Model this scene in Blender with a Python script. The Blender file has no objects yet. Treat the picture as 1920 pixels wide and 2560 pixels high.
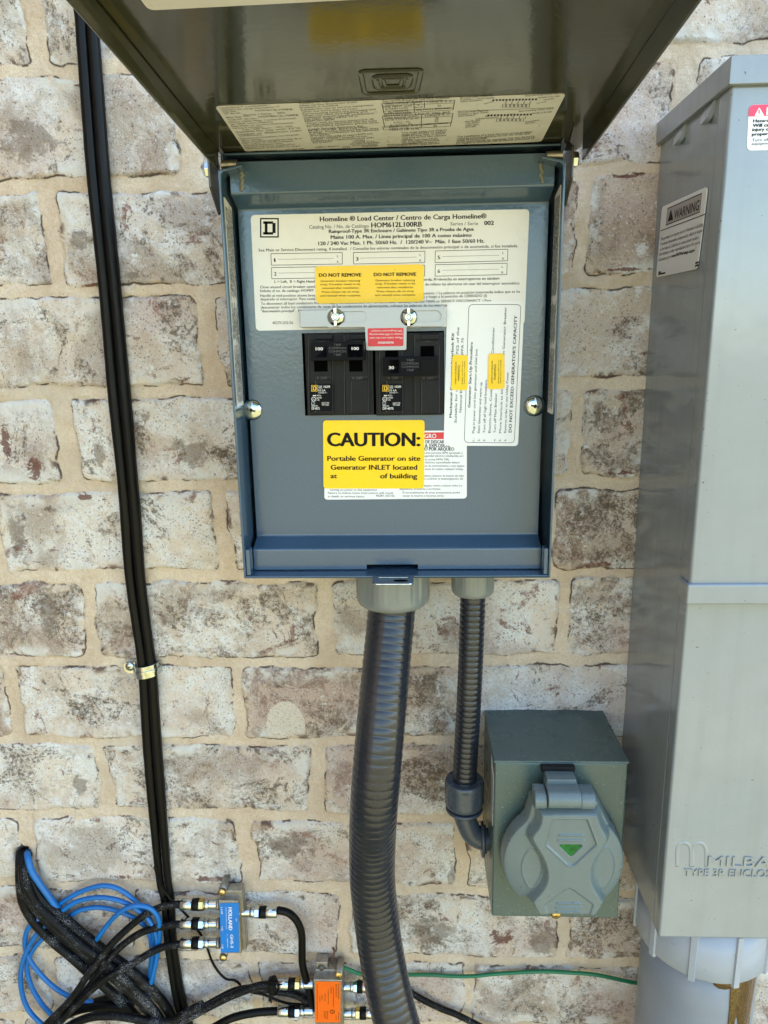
import bpy, bmesh, math, random
import numpy as np
from mathutils import Vector, Matrix
random.seed(7)
C = bpy.context.scene.collection
SC = bpy.context.scene

# ---------------------------------------------------------------- camera
FPX, YAW, PITCH, ROLL = 1789.18, -0.04367, -0.22853, -0.01738     # focal length in pixels of a 2560 px high frame
CAM = Vector((0.0, -0.58739, -0.20423))
def axes():
    cy, sy = math.cos(YAW), math.sin(YAW); cp, sp = math.cos(PITCH), math.sin(PITCH)
    f = Vector((sy*cp, cy*cp, sp)); r = Vector((cy, -sy, 0)); u = r.cross(f)
    c, s = math.cos(ROLL), math.sin(ROLL)
    return c*r + s*u, -s*r + c*u, f
AR, AU, AF = axes()
cd = bpy.data.cameras.new('camera'); cam = bpy.data.objects.new('camera', cd); C.objects.link(cam)
cam.matrix_world = Matrix(((AR.x, AU.x, -AF.x, CAM.x), (AR.y, AU.y, -AF.y, CAM.y), (AR.z, AU.z, -AF.z, CAM.z), (0, 0, 0, 1)))
cd.sensor_fit = 'VERTICAL'; cd.sensor_height = 36; cd.sensor_width = 27; cd.lens = 36*FPX/2560
cd.clip_start = 0.01; cd.clip_end = 500
SC.camera = cam

# ---------------------------------------------------------------- sky, sun, exposure
SUN_EL, SUN_AZ = math.radians(50), math.radians(70)      # the sun stands behind the wall, which is in open shade
wd = bpy.data.worlds.new('World'); SC.world = wd; wd.use_nodes = True
wn = wd.node_tree; bg = wn.nodes['Background']
sky = wn.nodes.new('ShaderNodeTexSky'); sky.sky_type = 'NISHITA'; sky.sun_disc = False
sky.sun_elevation = SUN_EL; sky.sun_rotation = SUN_AZ; sky.air_density = 1.0; sky.dust_density = .8; sky.ozone_density = 1.6
wn.links.new(sky.outputs[0], bg.inputs[0]); bg.inputs[1].default_value = 0.15
sd = bpy.data.lights.new('sun', 'SUN'); sd.energy = 4.0; sd.angle = math.radians(0.5); sd.color = (1, .95, .87)
sun = bpy.data.objects.new('sun', sd); C.objects.link(sun)
sv = Vector((math.sin(SUN_AZ)*math.cos(SUN_EL), math.cos(SUN_AZ)*math.cos(SUN_EL), math.sin(SUN_EL)))
sun.rotation_euler = sv.to_track_quat('Z', 'Y').to_euler(); sun.location = (0, 3, 4)
SC.view_settings.view_transform = 'Standard'; SC.view_settings.look = 'None'
SC.view_settings.exposure = 2.33; SC.view_settings.gamma = 1.0
SC.view_settings.use_white_balance = True; SC.view_settings.white_balance_temperature = 7000; SC.view_settings.white_balance_tint = 4

# ---------------------------------------------------------------- measuring helpers (a pixel seen on a plane of the place)
class Pl:
    def __init__(s, p, n): s.p = Vector(p); s.n = Vector(n).normalized()
    def hit(s, x, y, lift=0):
        d = AF + AR*((x-960)/FPX) + AU*((1280-y)/FPX)
        t = (s.p + s.n*lift - CAM).dot(s.n)/d.dot(s.n)
        return CAM + d*t
def front(d): return Pl((0, -d, 0), (0, -1, 0))
def at(x, y, d): return front(d).hit(x, y)
def pix(P):
    v = P - CAM; z = v.dot(AF)
    return Vector((960 + FPX*v.dot(AR)/z, 1280 - FPX*v.dot(AU)/z))

# ---------------------------------------------------------------- materials
def mat(name, col=(.5, .5, .5), rough=.5, metal=0, spec=.5, coat=0, noise=0, nscale=300, bump=0, bscale=800, dirt=0, speck=0, bdist=.001, trans=0, streak=0):
    m = bpy.data.materials.new(name); m.use_nodes = True
    nt = m.node_tree; b = nt.nodes['Principled BSDF']; N = nt.nodes.new; L = nt.links.new
    b.inputs['Base Color'].default_value = (*col, 1); b.inputs['Roughness'].default_value = rough
    b.inputs['Metallic'].default_value = metal; b.inputs['Specular IOR Level'].default_value = spec
    b.inputs['Coat Weight'].default_value = coat; b.inputs['Coat Roughness'].default_value = .08
    tc = N('ShaderNodeTexCoord')
    src = None
    def mixc(a, fac, c2):
        mx = N('ShaderNodeMix'); mx.data_type = 'RGBA'
        if a is None: mx.inputs[6].default_value = (*col, 1)
        else: L(a, mx.inputs[6])
        mx.inputs[7].default_value = (*c2, 1); L(fac, mx.inputs[0]); return mx.outputs[2]
    def nz(scale, detail=4, lo=.4, hi=.6):
        n = N('ShaderNodeTexNoise'); n.inputs['Scale'].default_value = scale; n.inputs['Detail'].default_value = detail
        L(tc.outputs['Object'], n.inputs['Vector'])
        r = N('ShaderNodeMapRange'); r.inputs[1].default_value = lo; r.inputs[2].default_value = hi
        L(n.outputs[0], r.inputs[0]); return r.outputs[0], n.outputs[0]
    def scaled(s, k):
        mm = N('ShaderNodeMath'); mm.operation = 'MULTIPLY'; mm.inputs[1].default_value = k; L(s, mm.inputs[0]); return mm.outputs[0]
    if noise:
        f, _ = nz(nscale, 5, .3, .7); src = mixc(src, scaled(f, 1.0), tuple(c*(1-noise) for c in col))
    if dirt:
        f, _ = nz(18, 8, .5, .75); src = mixc(src, scaled(f, dirt), (.10, .08, .06))
    if speck:
        f, _ = nz(900, 3, .70, .74); src = mixc(src, scaled(f, speck), (.75, .75, .75))
    if streak:
        mp = N('ShaderNodeMapping'); mp.inputs['Scale'].default_value = (1, 1, .06); L(tc.outputs['Object'], mp.inputs[0])
        n_ = N('ShaderNodeTexNoise'); n_.inputs['Scale'].default_value = 110; n_.inputs['Detail'].default_value = 6; L(mp.outputs[0], n_.inputs['Vector'])
        r_ = N('ShaderNodeMapRange'); r_.inputs[1].default_value = .48; r_.inputs[2].default_value = .72; L(n_.outputs[0], r_.inputs[0])
        src = mixc(src, scaled(r_.outputs[0], streak), tuple(c*.55 for c in col))
        f, _ = nz(14, 7, .45, .7); src = mixc(src, scaled(f, streak*.8), tuple(c*.7+.03 for c in col))
        f, _ = nz(420, 2, .735, .75); src = mixc(src, scaled(f, .9), (.05, .04, .035))
    if src is not None: L(src, b.inputs['Base Color'])
    if bump:
        n = N('ShaderNodeTexNoise'); n.inputs['Scale'].default_value = bscale; n.inputs['Detail'].default_value = 3
        L(tc.outputs['Object'], n.inputs['Vector'])
        bp = N('ShaderNodeBump'); bp.inputs['Strength'].default_value = bump; bp.inputs['Distance'].default_value = bdist
        L(n.outputs[0], bp.inputs['Height']); L(bp.outputs[0], b.inputs['Normal'])
        L(bp.outputs[0], b.inputs['Coat Normal'])
    if trans: b.inputs['Transmission Weight'].default_value = trans
    # roughness breakup so that no sheen is perfectly even
    if metal == 0 and rough < .5:
        f, _ = nz(60, 6, .3, .7)
        rr = N('ShaderNodeMapRange'); rr.inputs[3].default_value = rough*.85; rr.inputs[4].default_value = rough*1.25
        L(f, rr.inputs[0]); L(rr.outputs[0], b.inputs['Roughness'])
    return m
M = dict(
    paint=mat('grey_enamel', (.044, .088, .145), .15, bump=.10, bscale=420, noise=.08, nscale=500, speck=.0, spec=.75),
    paint_lid=mat('grey_enamel_olive_bounce', (.048, .049, .032), .11, bump=.05, bscale=260, noise=.06, nscale=500, spec=.7),  # same enamel; shade and olive lawn light are put into the colour
    paint_green=mat('green_grey_enamel', (.068, .108, .100), .28, bump=.10, bscale=500, noise=.10, nscale=700, speck=.9, streak=.2),
    paint_meter=mat('light_grey_enamel', (.235, .268, .295), .14, bump=.06, bscale=60, noise=.06, nscale=60, speck=.15, streak=.16, spec=1.0, bdist=.002),
    plastic=mat('grey_blue_plastic', (.125, .165, .17), .30, bump=.06, bscale=900, noise=.05, nscale=200, streak=.2),
    fitting=mat('pale_grey_plastic', (.19, .207, .197), .2, noise=.06, nscale=200),
    fitting_dark=mat('slate_plastic', (.055, .068, .085), .26, noise=.1, nscale=200),
    conduit=mat('dark_vinyl', (.015, .018, .026), .23, spec=.55, noise=.25, nscale=300, dirt=.22),
    pvc=mat('pvc_grey', (.22, .25, .30), .36, noise=.08, nscale=30, bump=.05, dirt=.12),
    pvc2=mat('pvc_pale', (.33, .365, .42), .30, noise=.08, nscale=30, bump=.04, dirt=.08),
    glue=mat('amber_glue', (.12, .055, .010), .08, noise=.5, nscale=250, bump=.3, bscale=500, coat=.5),
    alu=mat('brushed_aluminium', (.29, .29, .30), .34, metal=1, bump=.05, bscale=700),
    zinc=mat('yellow_zinc', (.62, .68, .66), .12, metal=1, noise=.35, nscale=260),
    steel=mat('bright_steel', (.68, .73, .78), .14, metal=1, noise=.2, nscale=300),
    brass=mat('brass', (.75, .55, .22), .22, metal=1, noise=.3, nscale=300),
    castzinc=mat('cast_zinc', (.42, .39, .34), .38, metal=.8, noise=.35, nscale=250, bump=.2, bscale=900),
    black=mat('black_plastic', (.012, .012, .014), .36, spec=.14, bump=.08, bscale=1500, noise=.2, nscale=300),
    black_tie=mat('black_plastic_gloss', (.0035, .0035, .006), .32, spec=.07),
    void=mat('recess_shade_black', (.002, .002, .002), .9, spec=0),  # flat black standing in for the shade inside recesses and holes
    rubber=mat('black_cable_jacket', (.005, .005, .005), .34, spec=.16, noise=.3, nscale=400),
    cream=mat('white_label', (.72, .71, .70), .30, noise=.03, nscale=150, bump=.25, bscale=40, bdist=.002),
    white=mat('white_vinyl', (.74, .75, .78), .30, noise=.02, nscale=150, bump=.35, bscale=45, bdist=.002),
    ink=mat('black_ink', (.007, .007, .008), .5, spec=.12), inkgrey=mat('grey_ink', (.10, .10, .11), .5),
    yellow=mat('yellow_vinyl', (.88, .57, .004), .28, noise=.05, nscale=60, bump=.4, bscale=50, bdist=.002),
    red=mat('red_vinyl', (.60, .02, .035), .4), pink=mat('faded_red_vinyl', (.72, .05, .12), .4),
    whiteink=mat('white_ink', (.75, .76, .78), .5), taupe=mat('taupe_print', (.36, .32, .30), .5),
    embossed=mat('moulded_highlight_black', (.065, .065, .075), .4),  # lighter black for painted edge highlights and moulded lettering
    yellowink=mat('yellow_ink', (.80, .50, .04), .5),
    blue=mat('blue_cable_jacket', (.002, .15, .46), .35, noise=.2, nscale=40, dirt=.15),
    bluelabel=mat('blue_label', (.002, .19, .60), .4, noise=.1, nscale=100),
    orange=mat('orange_label', (.95, .15, .004), .4, noise=.06, nscale=100),
    green=mat('green_wire_jacket', (.006, .16, .065), .35, dirt=.2),
    lens=mat('green_lens', (.001, .15, .025), .25, spec=.3, noise=.7, nscale=250),
    rust=mat('rusty_wire', (.16, .07, .04), .7, noise=.4),
)
# dusty cable jacket: pale mineral dust lies in patches
def dusty():
    m = mat('dusty_cable_jacket', (.012, .012, .012), .42); nt = m.node_tree; N = nt.nodes.new; L = nt.links.new; b = nt.nodes['Principled BSDF']
    tc = N('ShaderNodeTexCoord'); a = N('ShaderNodeTexNoise'); a.inputs['Scale'].default_value = 55; a.inputs['Detail'].default_value = 3
    c = N('ShaderNodeTexNoise'); c.inputs['Scale'].default_value = 1500; c.inputs['Detail'].default_value = 4
    L(tc.outputs['Object'], a.inputs['Vector']); L(tc.outputs['Object'], c.inputs['Vector'])
    r1 = N('ShaderNodeMapRange'); r1.inputs[1].default_value = .42; r1.inputs[2].default_value = .68; L(a.outputs[0], r1.inputs[0])
    s = N('ShaderNodeMath'); s.operation = 'MULTIPLY'; L(r1.outputs[0], s.inputs[0]); s.inputs[1].default_value = .125
    ad = N('ShaderNodeMath'); ad.operation = 'ADD'; L(s.outputs[0], ad.inputs[0]); L(c.outputs[0], ad.inputs[1])
    r2 = N('ShaderNodeMapRange'); r2.inputs[1].default_value = .69; r2.inputs[2].default_value = .72; L(ad.outputs[0], r2.inputs[0])
    mx = N('ShaderNodeMix'); mx.data_type = 'RGBA'; mx.inputs[6].default_value = (.0045, .0045, .0045, 1); b.inputs['Specular IOR Level'].default_value = .16; mx.inputs[7].default_value = (.34, .34, .36, 1)
    L(r2.outputs[0], mx.inputs[0]); L(mx.outputs[2], b.inputs['Base Color'])
    bp = N('ShaderNodeBump'); bp.inputs['Strength'].default_value = .3; bp.inputs['Distance'].default_value = .0006; L(c.outputs[0], bp.inputs['Height']); L(bp.outputs[0], b.inputs['Normal'])
    return m
M['dusty'] = dusty()

# ---------------------------------------------------------------- mesh builder
class MB:
    def __init__(s): s.v = []; s.f = []; s.m = []; s.sm = []
    def add(s, vs, fs, mi=0, smooth=False):
        o = len(s.v); s.v += [tuple(v) for v in vs]
        for f in fs: s.f.append([o+i for i in f]); s.m.append(mi); s.sm.append(smooth)
    def box(s, lo, hi, mi=0):
        x0, y0, z0 = lo; x1, y1, z1 = hi
        s.add([(x0,y0,z0),(x1,y0,z0),(x1,y1,z0),(x0,y1,z0),(x0,y0,z1),(x1,y0,z1),(x1,y1,z1),(x0,y1,z1)],
              [(0,3,2,1),(4,5,6,7),(0,1,5,4),(1,2,6,5),(2,3,7,6),(3,0,4,7)], mi)
    def prism(s, pts, ext, mi=0, smooth=False):
        """polygon pts extruded by vector ext (both caps)"""
        n = len(pts); e = Vector(ext); a = [Vector(p) for p in pts]; b = [p+e for p in a]
        s.add(a+b, [tuple(range(n)), tuple(reversed(range(n, 2*n)))], mi)
        s.add(a+b, [(i, i+n, (i+1) % n+n, (i+1) % n) for i in range(n)], mi, smooth)
    def tube(s, path, rad, n=12, mi=0, caps=True, mod=None, flat=None):
        P = [Vector(p) for p in path]; k = len(P); vs = []; up = None; dist = 0
        for i, p in enumerate(P):
            t = (P[min(i+1, k-1)] - P[max(i-1, 0)]).normalized()
            if up is None:
                up = Vector((0, -1, 0)) if abs(t.y) < .9 else Vector((1, 0, 0))
            up = (up - t*up.dot(t)).normalized(); sd_ = t.cross(up)
            if i: dist += (P[i]-P[i-1]).length
            r = rad[i] if hasattr(rad, '__len__') else rad
            for j in range(n):
                a = 2*math.pi*j/n; rr = r*(mod(dist, a) if mod else 1)
                vs.append(p + (up*math.cos(a)*(flat or 1) + sd_*math.sin(a))*rr)
        fs = [(i*n+j, i*n+(j+1) % n, (i+1)*n+(j+1) % n, (i+1)*n+j) for i in range(k-1) for j in range(n)]
        s.add(vs, fs, mi, True)
        if caps: s.add(vs[:n], [tuple(reversed(range(n)))], mi); s.add(vs[-n:], [tuple(range(n))], mi)
    def lathe(s, org, ax, prof, n=40, mi=0, mod=None, smooth=True):
        """prof = [(along axis, radius)]"""
        org = Vector(org); ax = Vector(ax).normalized()
        u = Vector((0, -1, 0)) if abs(ax.y) < .9 else Vector((1, 0, 0)); u = (u-ax*u.dot(ax)).normalized(); w = ax.cross(u)
        vs = []
        for h, r in prof:
            for j in range(n):
                a = 2*math.pi*j/n; rr = r*(mod(h, a) if mod else 1)
                vs.append(org + ax*h + (u*math.cos(a) + w*math.sin(a))*rr)
        k = len(prof)
        s.add(vs, [(i*n+j, i*n+(j+1) % n, (i+1)*n+(j+1) % n, (i+1)*n+j) for i in range(k-1) for j in range(n)], mi, smooth)
        s.add(vs[:n], [tuple(reversed(range(n)))], mi); s.add(vs[-n:], [tuple(range(n))], mi)
    def build(s, name, mats, parent=None, bevel=0, seg=2, shade=None):
        me = bpy.data.meshes.new(name); me.from_pydata(s.v, [], s.f)
        for m in (mats if isinstance(mats, (list, tuple)) else [mats]): me.materials.append(M[m] if isinstance(m, str) else m)
        me.polygons.foreach_set('material_index', s.m)
        me.polygons.foreach_set('use_smooth', [bool(x) for x in s.sm])
        bm = bmesh.new(); bm.from_mesh(me); bmesh.ops.remove_doubles(bm, verts=bm.verts, dist=1e-7)
        if not getattr(s, 'open', False): bmesh.ops.recalc_face_normals(bm, faces=bm.faces)
        bm.to_mesh(me); bm.free(); me.update()
        o = bpy.data.objects.new(name, me); C.objects.link(o)
        if parent: o.parent = parent
        if bevel:
            b = o.modifiers.new('bevel', 'BEVEL'); b.width = bevel; b.segments = seg; b.limit_method = 'ANGLE'; b.angle_limit = math.radians(35)
            b.harden_normals = False
            for p in me.polygons: p.use_smooth = True
            w = o.modifiers.new('wn', 'WEIGHTED_NORMAL'); w.keep_sharp = False
        return o
def tag(o, label, cat, group=None, kind=None):
    o['label'] = label; o['category'] = cat
    if group: o['group'] = group
    if kind: o['kind'] = kind
    return o
def thing(name, label, cat, loc=(0, 0, 0), group=None):
    o = bpy.data.objects.new(name, None); C.objects.link(o); o.empty_display_size = .05
    return tag(o, label, cat, group)
def rounded(pts, r, n=5):
    """round the corners of a planar polygon"""
    P = [Vector(p) for p in pts]; out = []
    rs = r if hasattr(r, '__len__') else [r]*len(P)
    for i, p in enumerate(P):
        rr = rs[i]
        if rr <= 0: out.append(p); continue
        a = (P[i-1]-p); b = (P[(i+1) % len(P)]-p); ra = min(rr, a.length*.49); rb = min(rr, b.length*.49)
        a = p + a.normalized()*ra; b = p + b.normalized()*rb
        for k in range(n+1):
            t = k/n; out.append(a*(1-t)**2 + p*2*t*(1-t) + b*t*t)
    return out
def quadpx(pl, c, r=0, lift=0): return rounded([pl.hit(x, y, lift) for x, y in c], r)
def plate(mb, pl, c, r=0, th=.0002, mi=0, lift=0):
    mb.prism(quadpx(pl, c, r, lift), pl.n*th, mi)
def line(mb, pl, a, b, w=.0004, mi=1, lift=.0003):
    p, q = pl.hit(*a, lift), pl.hit(*b, lift); e = (q-p).normalized(); u = pl.n.cross(e)*(w/2)
    mb.add([p-u, q-u, q+u, p+u], [(0, 1, 2, 3)], mi)
def frame_px(mb, pl, c, w=.0004, mi=1, lift=.0003):
    for i in range(len(c)): line(mb, pl, c[i], c[(i+1) % len(c)], w, mi, lift)
_tc = {}
def glyphs(s, bold, res):
    k = (s, bold, res)
    if k not in _tc:
        cu = bpy.data.curves.new('t', 'FONT'); cu.body = s; cu.size = 1; cu.resolution_u = res; cu.offset = bold; cu.fill_mode = 'FRONT'
        ob = bpy.data.objects.new('t', cu); C.objects.link(ob)
        dg = bpy.context.evaluated_depsgraph_get(); me = bpy.data.meshes.new_from_object(ob.evaluated_get(dg))
        _tc[k] = ([v.co.copy() for v in me.vertices], [tuple(p.vertices) for p in me.polygons])
        bpy.data.objects.remove(ob); bpy.data.curves.remove(cu); bpy.data.meshes.remove(me)
    return _tc[k]
def txt(mb, s, pl, a, b, cap, mi=1, bold=0, lift=.0003, res=2, height=0, fixed=None):
    """writing whose base line runs from pixel a to pixel b, capitals cap pixels tall"""
    vs, fs = glyphs(s, 0, res)
    if not vs: return
    p, q = pl.hit(*a, lift), pl.hit(*b, lift)
    ex = (q-p); W = ex.length; ex = ex.normalized(); ey = pl.n.cross(ex)
    k = (pix(p+ey*.001)-pix(p)).length
    x0 = min(v.x for v in vs); x1 = max(v.x for v in vs)
    sx = W/(x1-x0); sy = cap/k*.001/.73
    if cap < 5.7: bold = 0
    if cap < 8 and bold >= .022: bold = .0215
    sh = [(0, 0)] if bold < .012 else [(-.9, 0), (.9, .25)] if bold < .022 else [(-1.3, .3), (0, -.3), (1.3, .3), (0, .6)]
    bo = max(bold, .012)
    for k_, (dx, dy) in enumerate(sh):
        mb.add([p + ex*((v.x-x0+dx*bo)*sx) + ey*((v.y+dy*bo)*sy) + pl.n*(k_*.00001) for v in vs], fs, mi)
def quadmap(c):
    """label-relative (u,v) in 0..1 to pixels, corners TL TR BR BL, correct in perspective"""
    (x0, y0), (x1, y1), (x2, y2), (x3, y3) = c
    A = []; B = []
    for (u, v), (x, y) in zip(((0, 0), (1, 0), (1, 1), (0, 1)), c):
        A.append([u, v, 1, 0, 0, 0, -u*x, -v*x]); B.append(x)
        A.append([0, 0, 0, u, v, 1, -u*y, -v*y]); B.append(y)
    h = np.linalg.solve(np.array(A), np.array(B))
    def f(u, v):
        w = h[6]*u+h[7]*v+1; return ((h[0]*u+h[1]*v+h[2])/w, (h[3]*u+h[4]*v+h[5])/w)
    return f
def crom(pts, step=.003):
    P = [Vector(p) for p in pts]; P = [P[0]*2-P[1]] + P + [P[-1]*2-P[-2]]; out = []
    for i in range(1, len(P)-2):
        a, b, c, d = P[i-1:i+3]; n = max(2, int((c-b).length/step))
        for k in range(n):
            t = k/n
            out.append(.5*((2*b) + (c-a)*t + (2*a-5*b+4*c-d)*t*t + (3*b-a-3*c+d)*t**3))
    out.append(P[-2]); return out

# ================================================================ GROUND
def ground():
    mb = MB(); n = 60
    xs = [-60+2*i for i in range(61)]
    vs = [(x, y*1.0-60+.35, -1.55 + .02*math.sin(x*1.7+y)) for y in [k for k in range(0, 61, 2)] for x in xs]
    w = len(xs); h = len(vs)//w
    mb.add(vs, [(j*w+i, j*w+i+1, (j+1)*w+i+1, (j+1)*w+i) for j in range(h-1) for i in range(w-1)], 0, True)
    m = bpy.data.materials.new('dry_lawn'); m.use_nodes = True; nt = m.node_tree; b = nt.nodes['Principled BSDF']
    t = nt.nodes.new('ShaderNodeTexNoise'); t.inputs['Scale'].default_value = 3; t.inputs['Detail'].default_value = 10
    tc = nt.nodes.new('ShaderNodeTexCoord'); nt.links.new(tc.outputs['Object'], t.inputs['Vector'])
    r = nt.nodes.new('ShaderNodeValToRGB'); r.color_ramp.elements[0].position = .35; r.color_ramp.elements[0].color = (.16, .17, .06, 1)
    r.color_ramp.elements[1].position = .65; r.color_ramp.elements[1].color = (.34, .27, .15, 1)
    nt.links.new(t.outputs[0], r.inputs[0]); nt.links.new(r.outputs[0], b.inputs['Base Color']); b.inputs['Roughness'].default_value = .95
    o = mb.build('ground', m); o['kind'] = 'structure'; o['label'] = 'dry lawn in front of the brick wall'; o['category'] = 'ground'
ground()

# ================================================================ BRICK WALL
H = .0794
def px_x(x, y): return at(x, y, 0).x
JO = {0: [(89, 80), (700, 80), (1290, 80), (1960, 90)], 1: [(-130, 330), (474, 330), (1070, 330), (1700, 330)],
      2: [(135, 600), (730, 600), (1462, 560)], 3: [(-60, 850), (525, 850), (1110, 850), (1690, 850)],
      4: [(168, 1110), (760, 1110), (1442, 1110)], 5: [(-15, 1340), (560, 1340), (1150, 1340), (1368, 1340), (1960, 1340)],
      6: [(228, 1545), (807, 1545), (1406, 1554)], 7: [(35, 1740), (594, 1770), (1160, 1750), (1720, 1750)],
      8: [(257, 1924), (796, 1943), (1330, 1940)], 9: [(62, 2080), (615, 2110), (1154, 2139), (1690, 2120)],
      10: [(-190, 2300), (335, 2300), (861, 2300), (1403, 2340)], 11: [(133, 2440), (640, 2433), (1174, 2489), (1700, 2480)]}
BRICK_TONES = {(5, 1480): (.12, .95), (2, 1560): (.2, .3), (3, 1500): (.3, .62), (6, 480): (.55, .92), (7, 800): (.5, .85), (7, 300): (.62, .3), (8, 100): (.97, .25), (8, 520): (.6, .65),
    (4, 60): (.9, .35), (4, 480): (.72, .5), (5, 250): (.92, .3), (6, 100): (.35, .95), (7, 1350): (.97, .12), (6, 1100): (.88, .25), (6, 1560): (.6, .75), (9, 400): (.96, .3), (9, 800): (.62, .5),
    (10, 150): (.4, .55), (10, 600): (.85, .5), (11, 1300): (.6, .65), (10, 1150): (.75, .8), (3, 300): (.6, .2), (2, 400): (.75, .3), (1, 200): (.7, .4), (3, 700): (.7, .3), (5, 800): (.6, .4), (7, 1000): (.35, .9),
    (8, 950): (.5, .7), (11, 400): (.9, .65), (11, 20): (.6, .6), (9, 1290): (.4, .6), (11, 900): (.7, .5), (1, 1500): (.85, .4), (0, 1750): (.5, .3), (1, 1790): (.7, .4)}
MARKS = [('pale', 715, 1812, 48, 62), ('rust', 664, 2062, 30, 14), ('stain', 1062, 1712, 26, 34), ('stain', 125, 1540, 26, 62), ('stain', 252, 1138, 16, 34), ('rust', 95, 1172, 40, 30), ('rust', 16, 1100, 16, 48),
    ('stain', 46, 1340, 24, 76), ('stain', 1492, 1028, 11, 34), ('rust', 1548, 990, 22, 10), ('rust', 560, 1412, 20, 14), ('rust', 212, 1242, 24, 8), ('rust', 215, 1630, 12, 14), ('stain', 210, 600, 40, 26), ('stain', 70, 350, 80, 60),
    ('rust', 880, 1655, 40, 8), ('stain', 200, 1960, 20, 34), ('stain', 720, 2110, 60, 40), ('rust', 300, 2190, 34, 8), ('rust', 530, 2195, 50, 8), ('stain', 1130, 2200, 14, 40), ('rust', 1560, 440, 60, 7), ('rust', 1570, 674, 70, 6),
    ('rust', 1255, 2340, 40, 22), ('stain', 1075, 2330, 60, 44), ('stain', 1360, 2350, 40, 40), ('pale', 20, 2175, 34, 26), ('rust', 240, 715, 44, 8), ('stain', 330, 690, 26, 12), ('rust', 200, 214, 26, 6), ('stain', 480, 1130, 60, 40), ('rust', 1545, 1180, 40, 8), ('rust', 1500, 1410, 40, 8)]
def wall():
    rng = np.random.default_rng(11)
    def axis(a, b, f0, f1, fine, coarse):
        return np.concatenate([np.arange(a, f0, coarse), np.arange(f0, f1, fine), np.arange(f1, b+coarse, coarse)])
    X = axis(-2.4, 2.6, -.46, .36, .00135, .012); Z = axis(-1.6, 3.6, -.905, .06, .00135, .012)
    XX, ZZ = np.meshgrid(X, Z)
    def noise(sx, seed, sz=None):
        sz = sz or sx; r = np.random.default_rng(seed)
        G = r.random((256, 256)); u = XX/sx+100.3; v = ZZ/sz+77.7
        iu = np.floor(u).astype(int); iv = np.floor(v).astype(int); fu = u-iu; fv = v-iv
        fu = fu*fu*(3-2*fu); fv = fv*fv*(3-2*fv)
        g = lambda a, b: G[(iv+b) % 256, (iu+a) % 256]
        return (g(0, 0)*(1-fu)+g(1, 0)*fu)*(1-fv)+(g(0, 1)*(1-fu)+g(1, 1)*fu)*fv - .5
    def fbm(s, seed, o=4):
        t = 0
        for k in range(o): t = t + noise(s/2**k, seed+k)*.5**k
        return t
    xw = XX + fbm(.030, 1, 4)*.0055 + fbm(.09, 9, 2)*.003; zw = ZZ + fbm(.030, 20, 4)*.0035 + fbm(.11, 33, 2)*.003
    ci = np.floor(-zw/H).astype(int)          # course below joint ci
    S = np.full(XX.shape, -1.0); T1 = np.zeros(XX.shape); T2 = np.zeros(XX.shape)
    for c in range(ci.min(), ci.max()+1):
        k = c+1
        if k in JO: js = [px_x(x, y) for x, y in JO[k]]
        else:
            o = rng.uniform(-.02, .02) + (.1 if k % 2 else 0); js = [o, o+.2]
        L = .199
        while js[0] > -2.6: js.insert(0, js[0]-L+rng.uniform(-.008, .008))
        while js[-1] < 2.8: js.append(js[-1]+L+rng.uniform(-.008, .008))
        js = np.array(js); nb = len(js)
        hw = rng.uniform(.0050, .0088, nb); top = rng.uniform(.0042, .0066, nb); bot = rng.uniform(.0042, .0066, nb)
        t1 = rng.random(nb); t2 = rng.random(nb); rad = rng.uniform(.002, .007, nb)
        for (kc, kx), (a1, a2) in BRICK_TONES.items():
            if kc == k:
                wx = px_x(kx, {0: 90, 1: 330, 2: 590, 3: 850, 4: 1110, 5: 1340, 6: 1550, 7: 1750, 8: 1935, 9: 2120, 10: 2300, 11: 2460}[kc]); bi = int(np.clip(np.searchsorted(js, wx)-1, 0, nb-1)); t1[bi] = a1; t2[bi] = a2
        msk = ci == c
        x = xw[msk]; z = zw[msk]; i = np.clip(np.searchsorted(js, x)-1, 0, nb-2)
        cz0 = -(c+1)*H + bot[i]; cz1 = -c*H - top[i]
        cx0 = js[i]+hw[i]; cx1 = js[i+1]-hw[i+1]
        r = rad[i]
        qx = np.abs(x-(cx0+cx1)/2)-(cx1-cx0)/2+r; qz = np.abs(z-(cz0+cz1)/2)-(cz1-cz0)/2+r
        s = np.hypot(np.maximum(qx, 0), np.maximum(qz, 0))+np.minimum(np.maximum(qx, qz), 0)-r
        S[msk] = -s; T1[msk] = t1[i]; T2[msk] = t2[i]
    S = S + fbm(.010, 50, 3)*.0022
    mk = np.clip((S+.0010)/.0028, 0, 1); mk = mk*mk*(3-2*mk)
    fade = np.clip(1-(np.abs(XX+.05)-.5)/.3, .15, 1)
    hgt = mk*.0012 + mk*(fbm(.035, 60, 5)*.0034 + fbm(.004, 70, 2)*.0010) + (1-mk)*(fbm(.03, 80, 5)*.0030 - .0004 + fbm(.0035, 90, 2)*.0009)
    crack = np.exp(-(S/.0009)**2)*np.clip(fbm(.05, 95, 3)*4+.25, 0, 1)
    hgt = hgt - crack*.0016
    # the hole through which the black and blue cables come out
    hp = at(57, 2140, 0); hd = np.hypot((XX-hp.x)*1.0, (ZZ-hp.z)*.8) + fbm(.01, 99, 3)*.003
    hgt = np.where(hd < .0085, -.05*np.clip((.0085-hd)/.002, 0, 1), hgt)
    nx, nz = len(X), len(Z); V = np.stack([XX, -hgt, ZZ], -1).reshape(-1, 3)
    me = bpy.data.meshes.new('brick_wall'); me.vertices.add(len(V)); me.vertices.foreach_set('co', V.ravel())
    ii, jj = np.meshgrid(np.arange(nx-1), np.arange(nz-1)); a = (jj*nx+ii).ravel()
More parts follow.
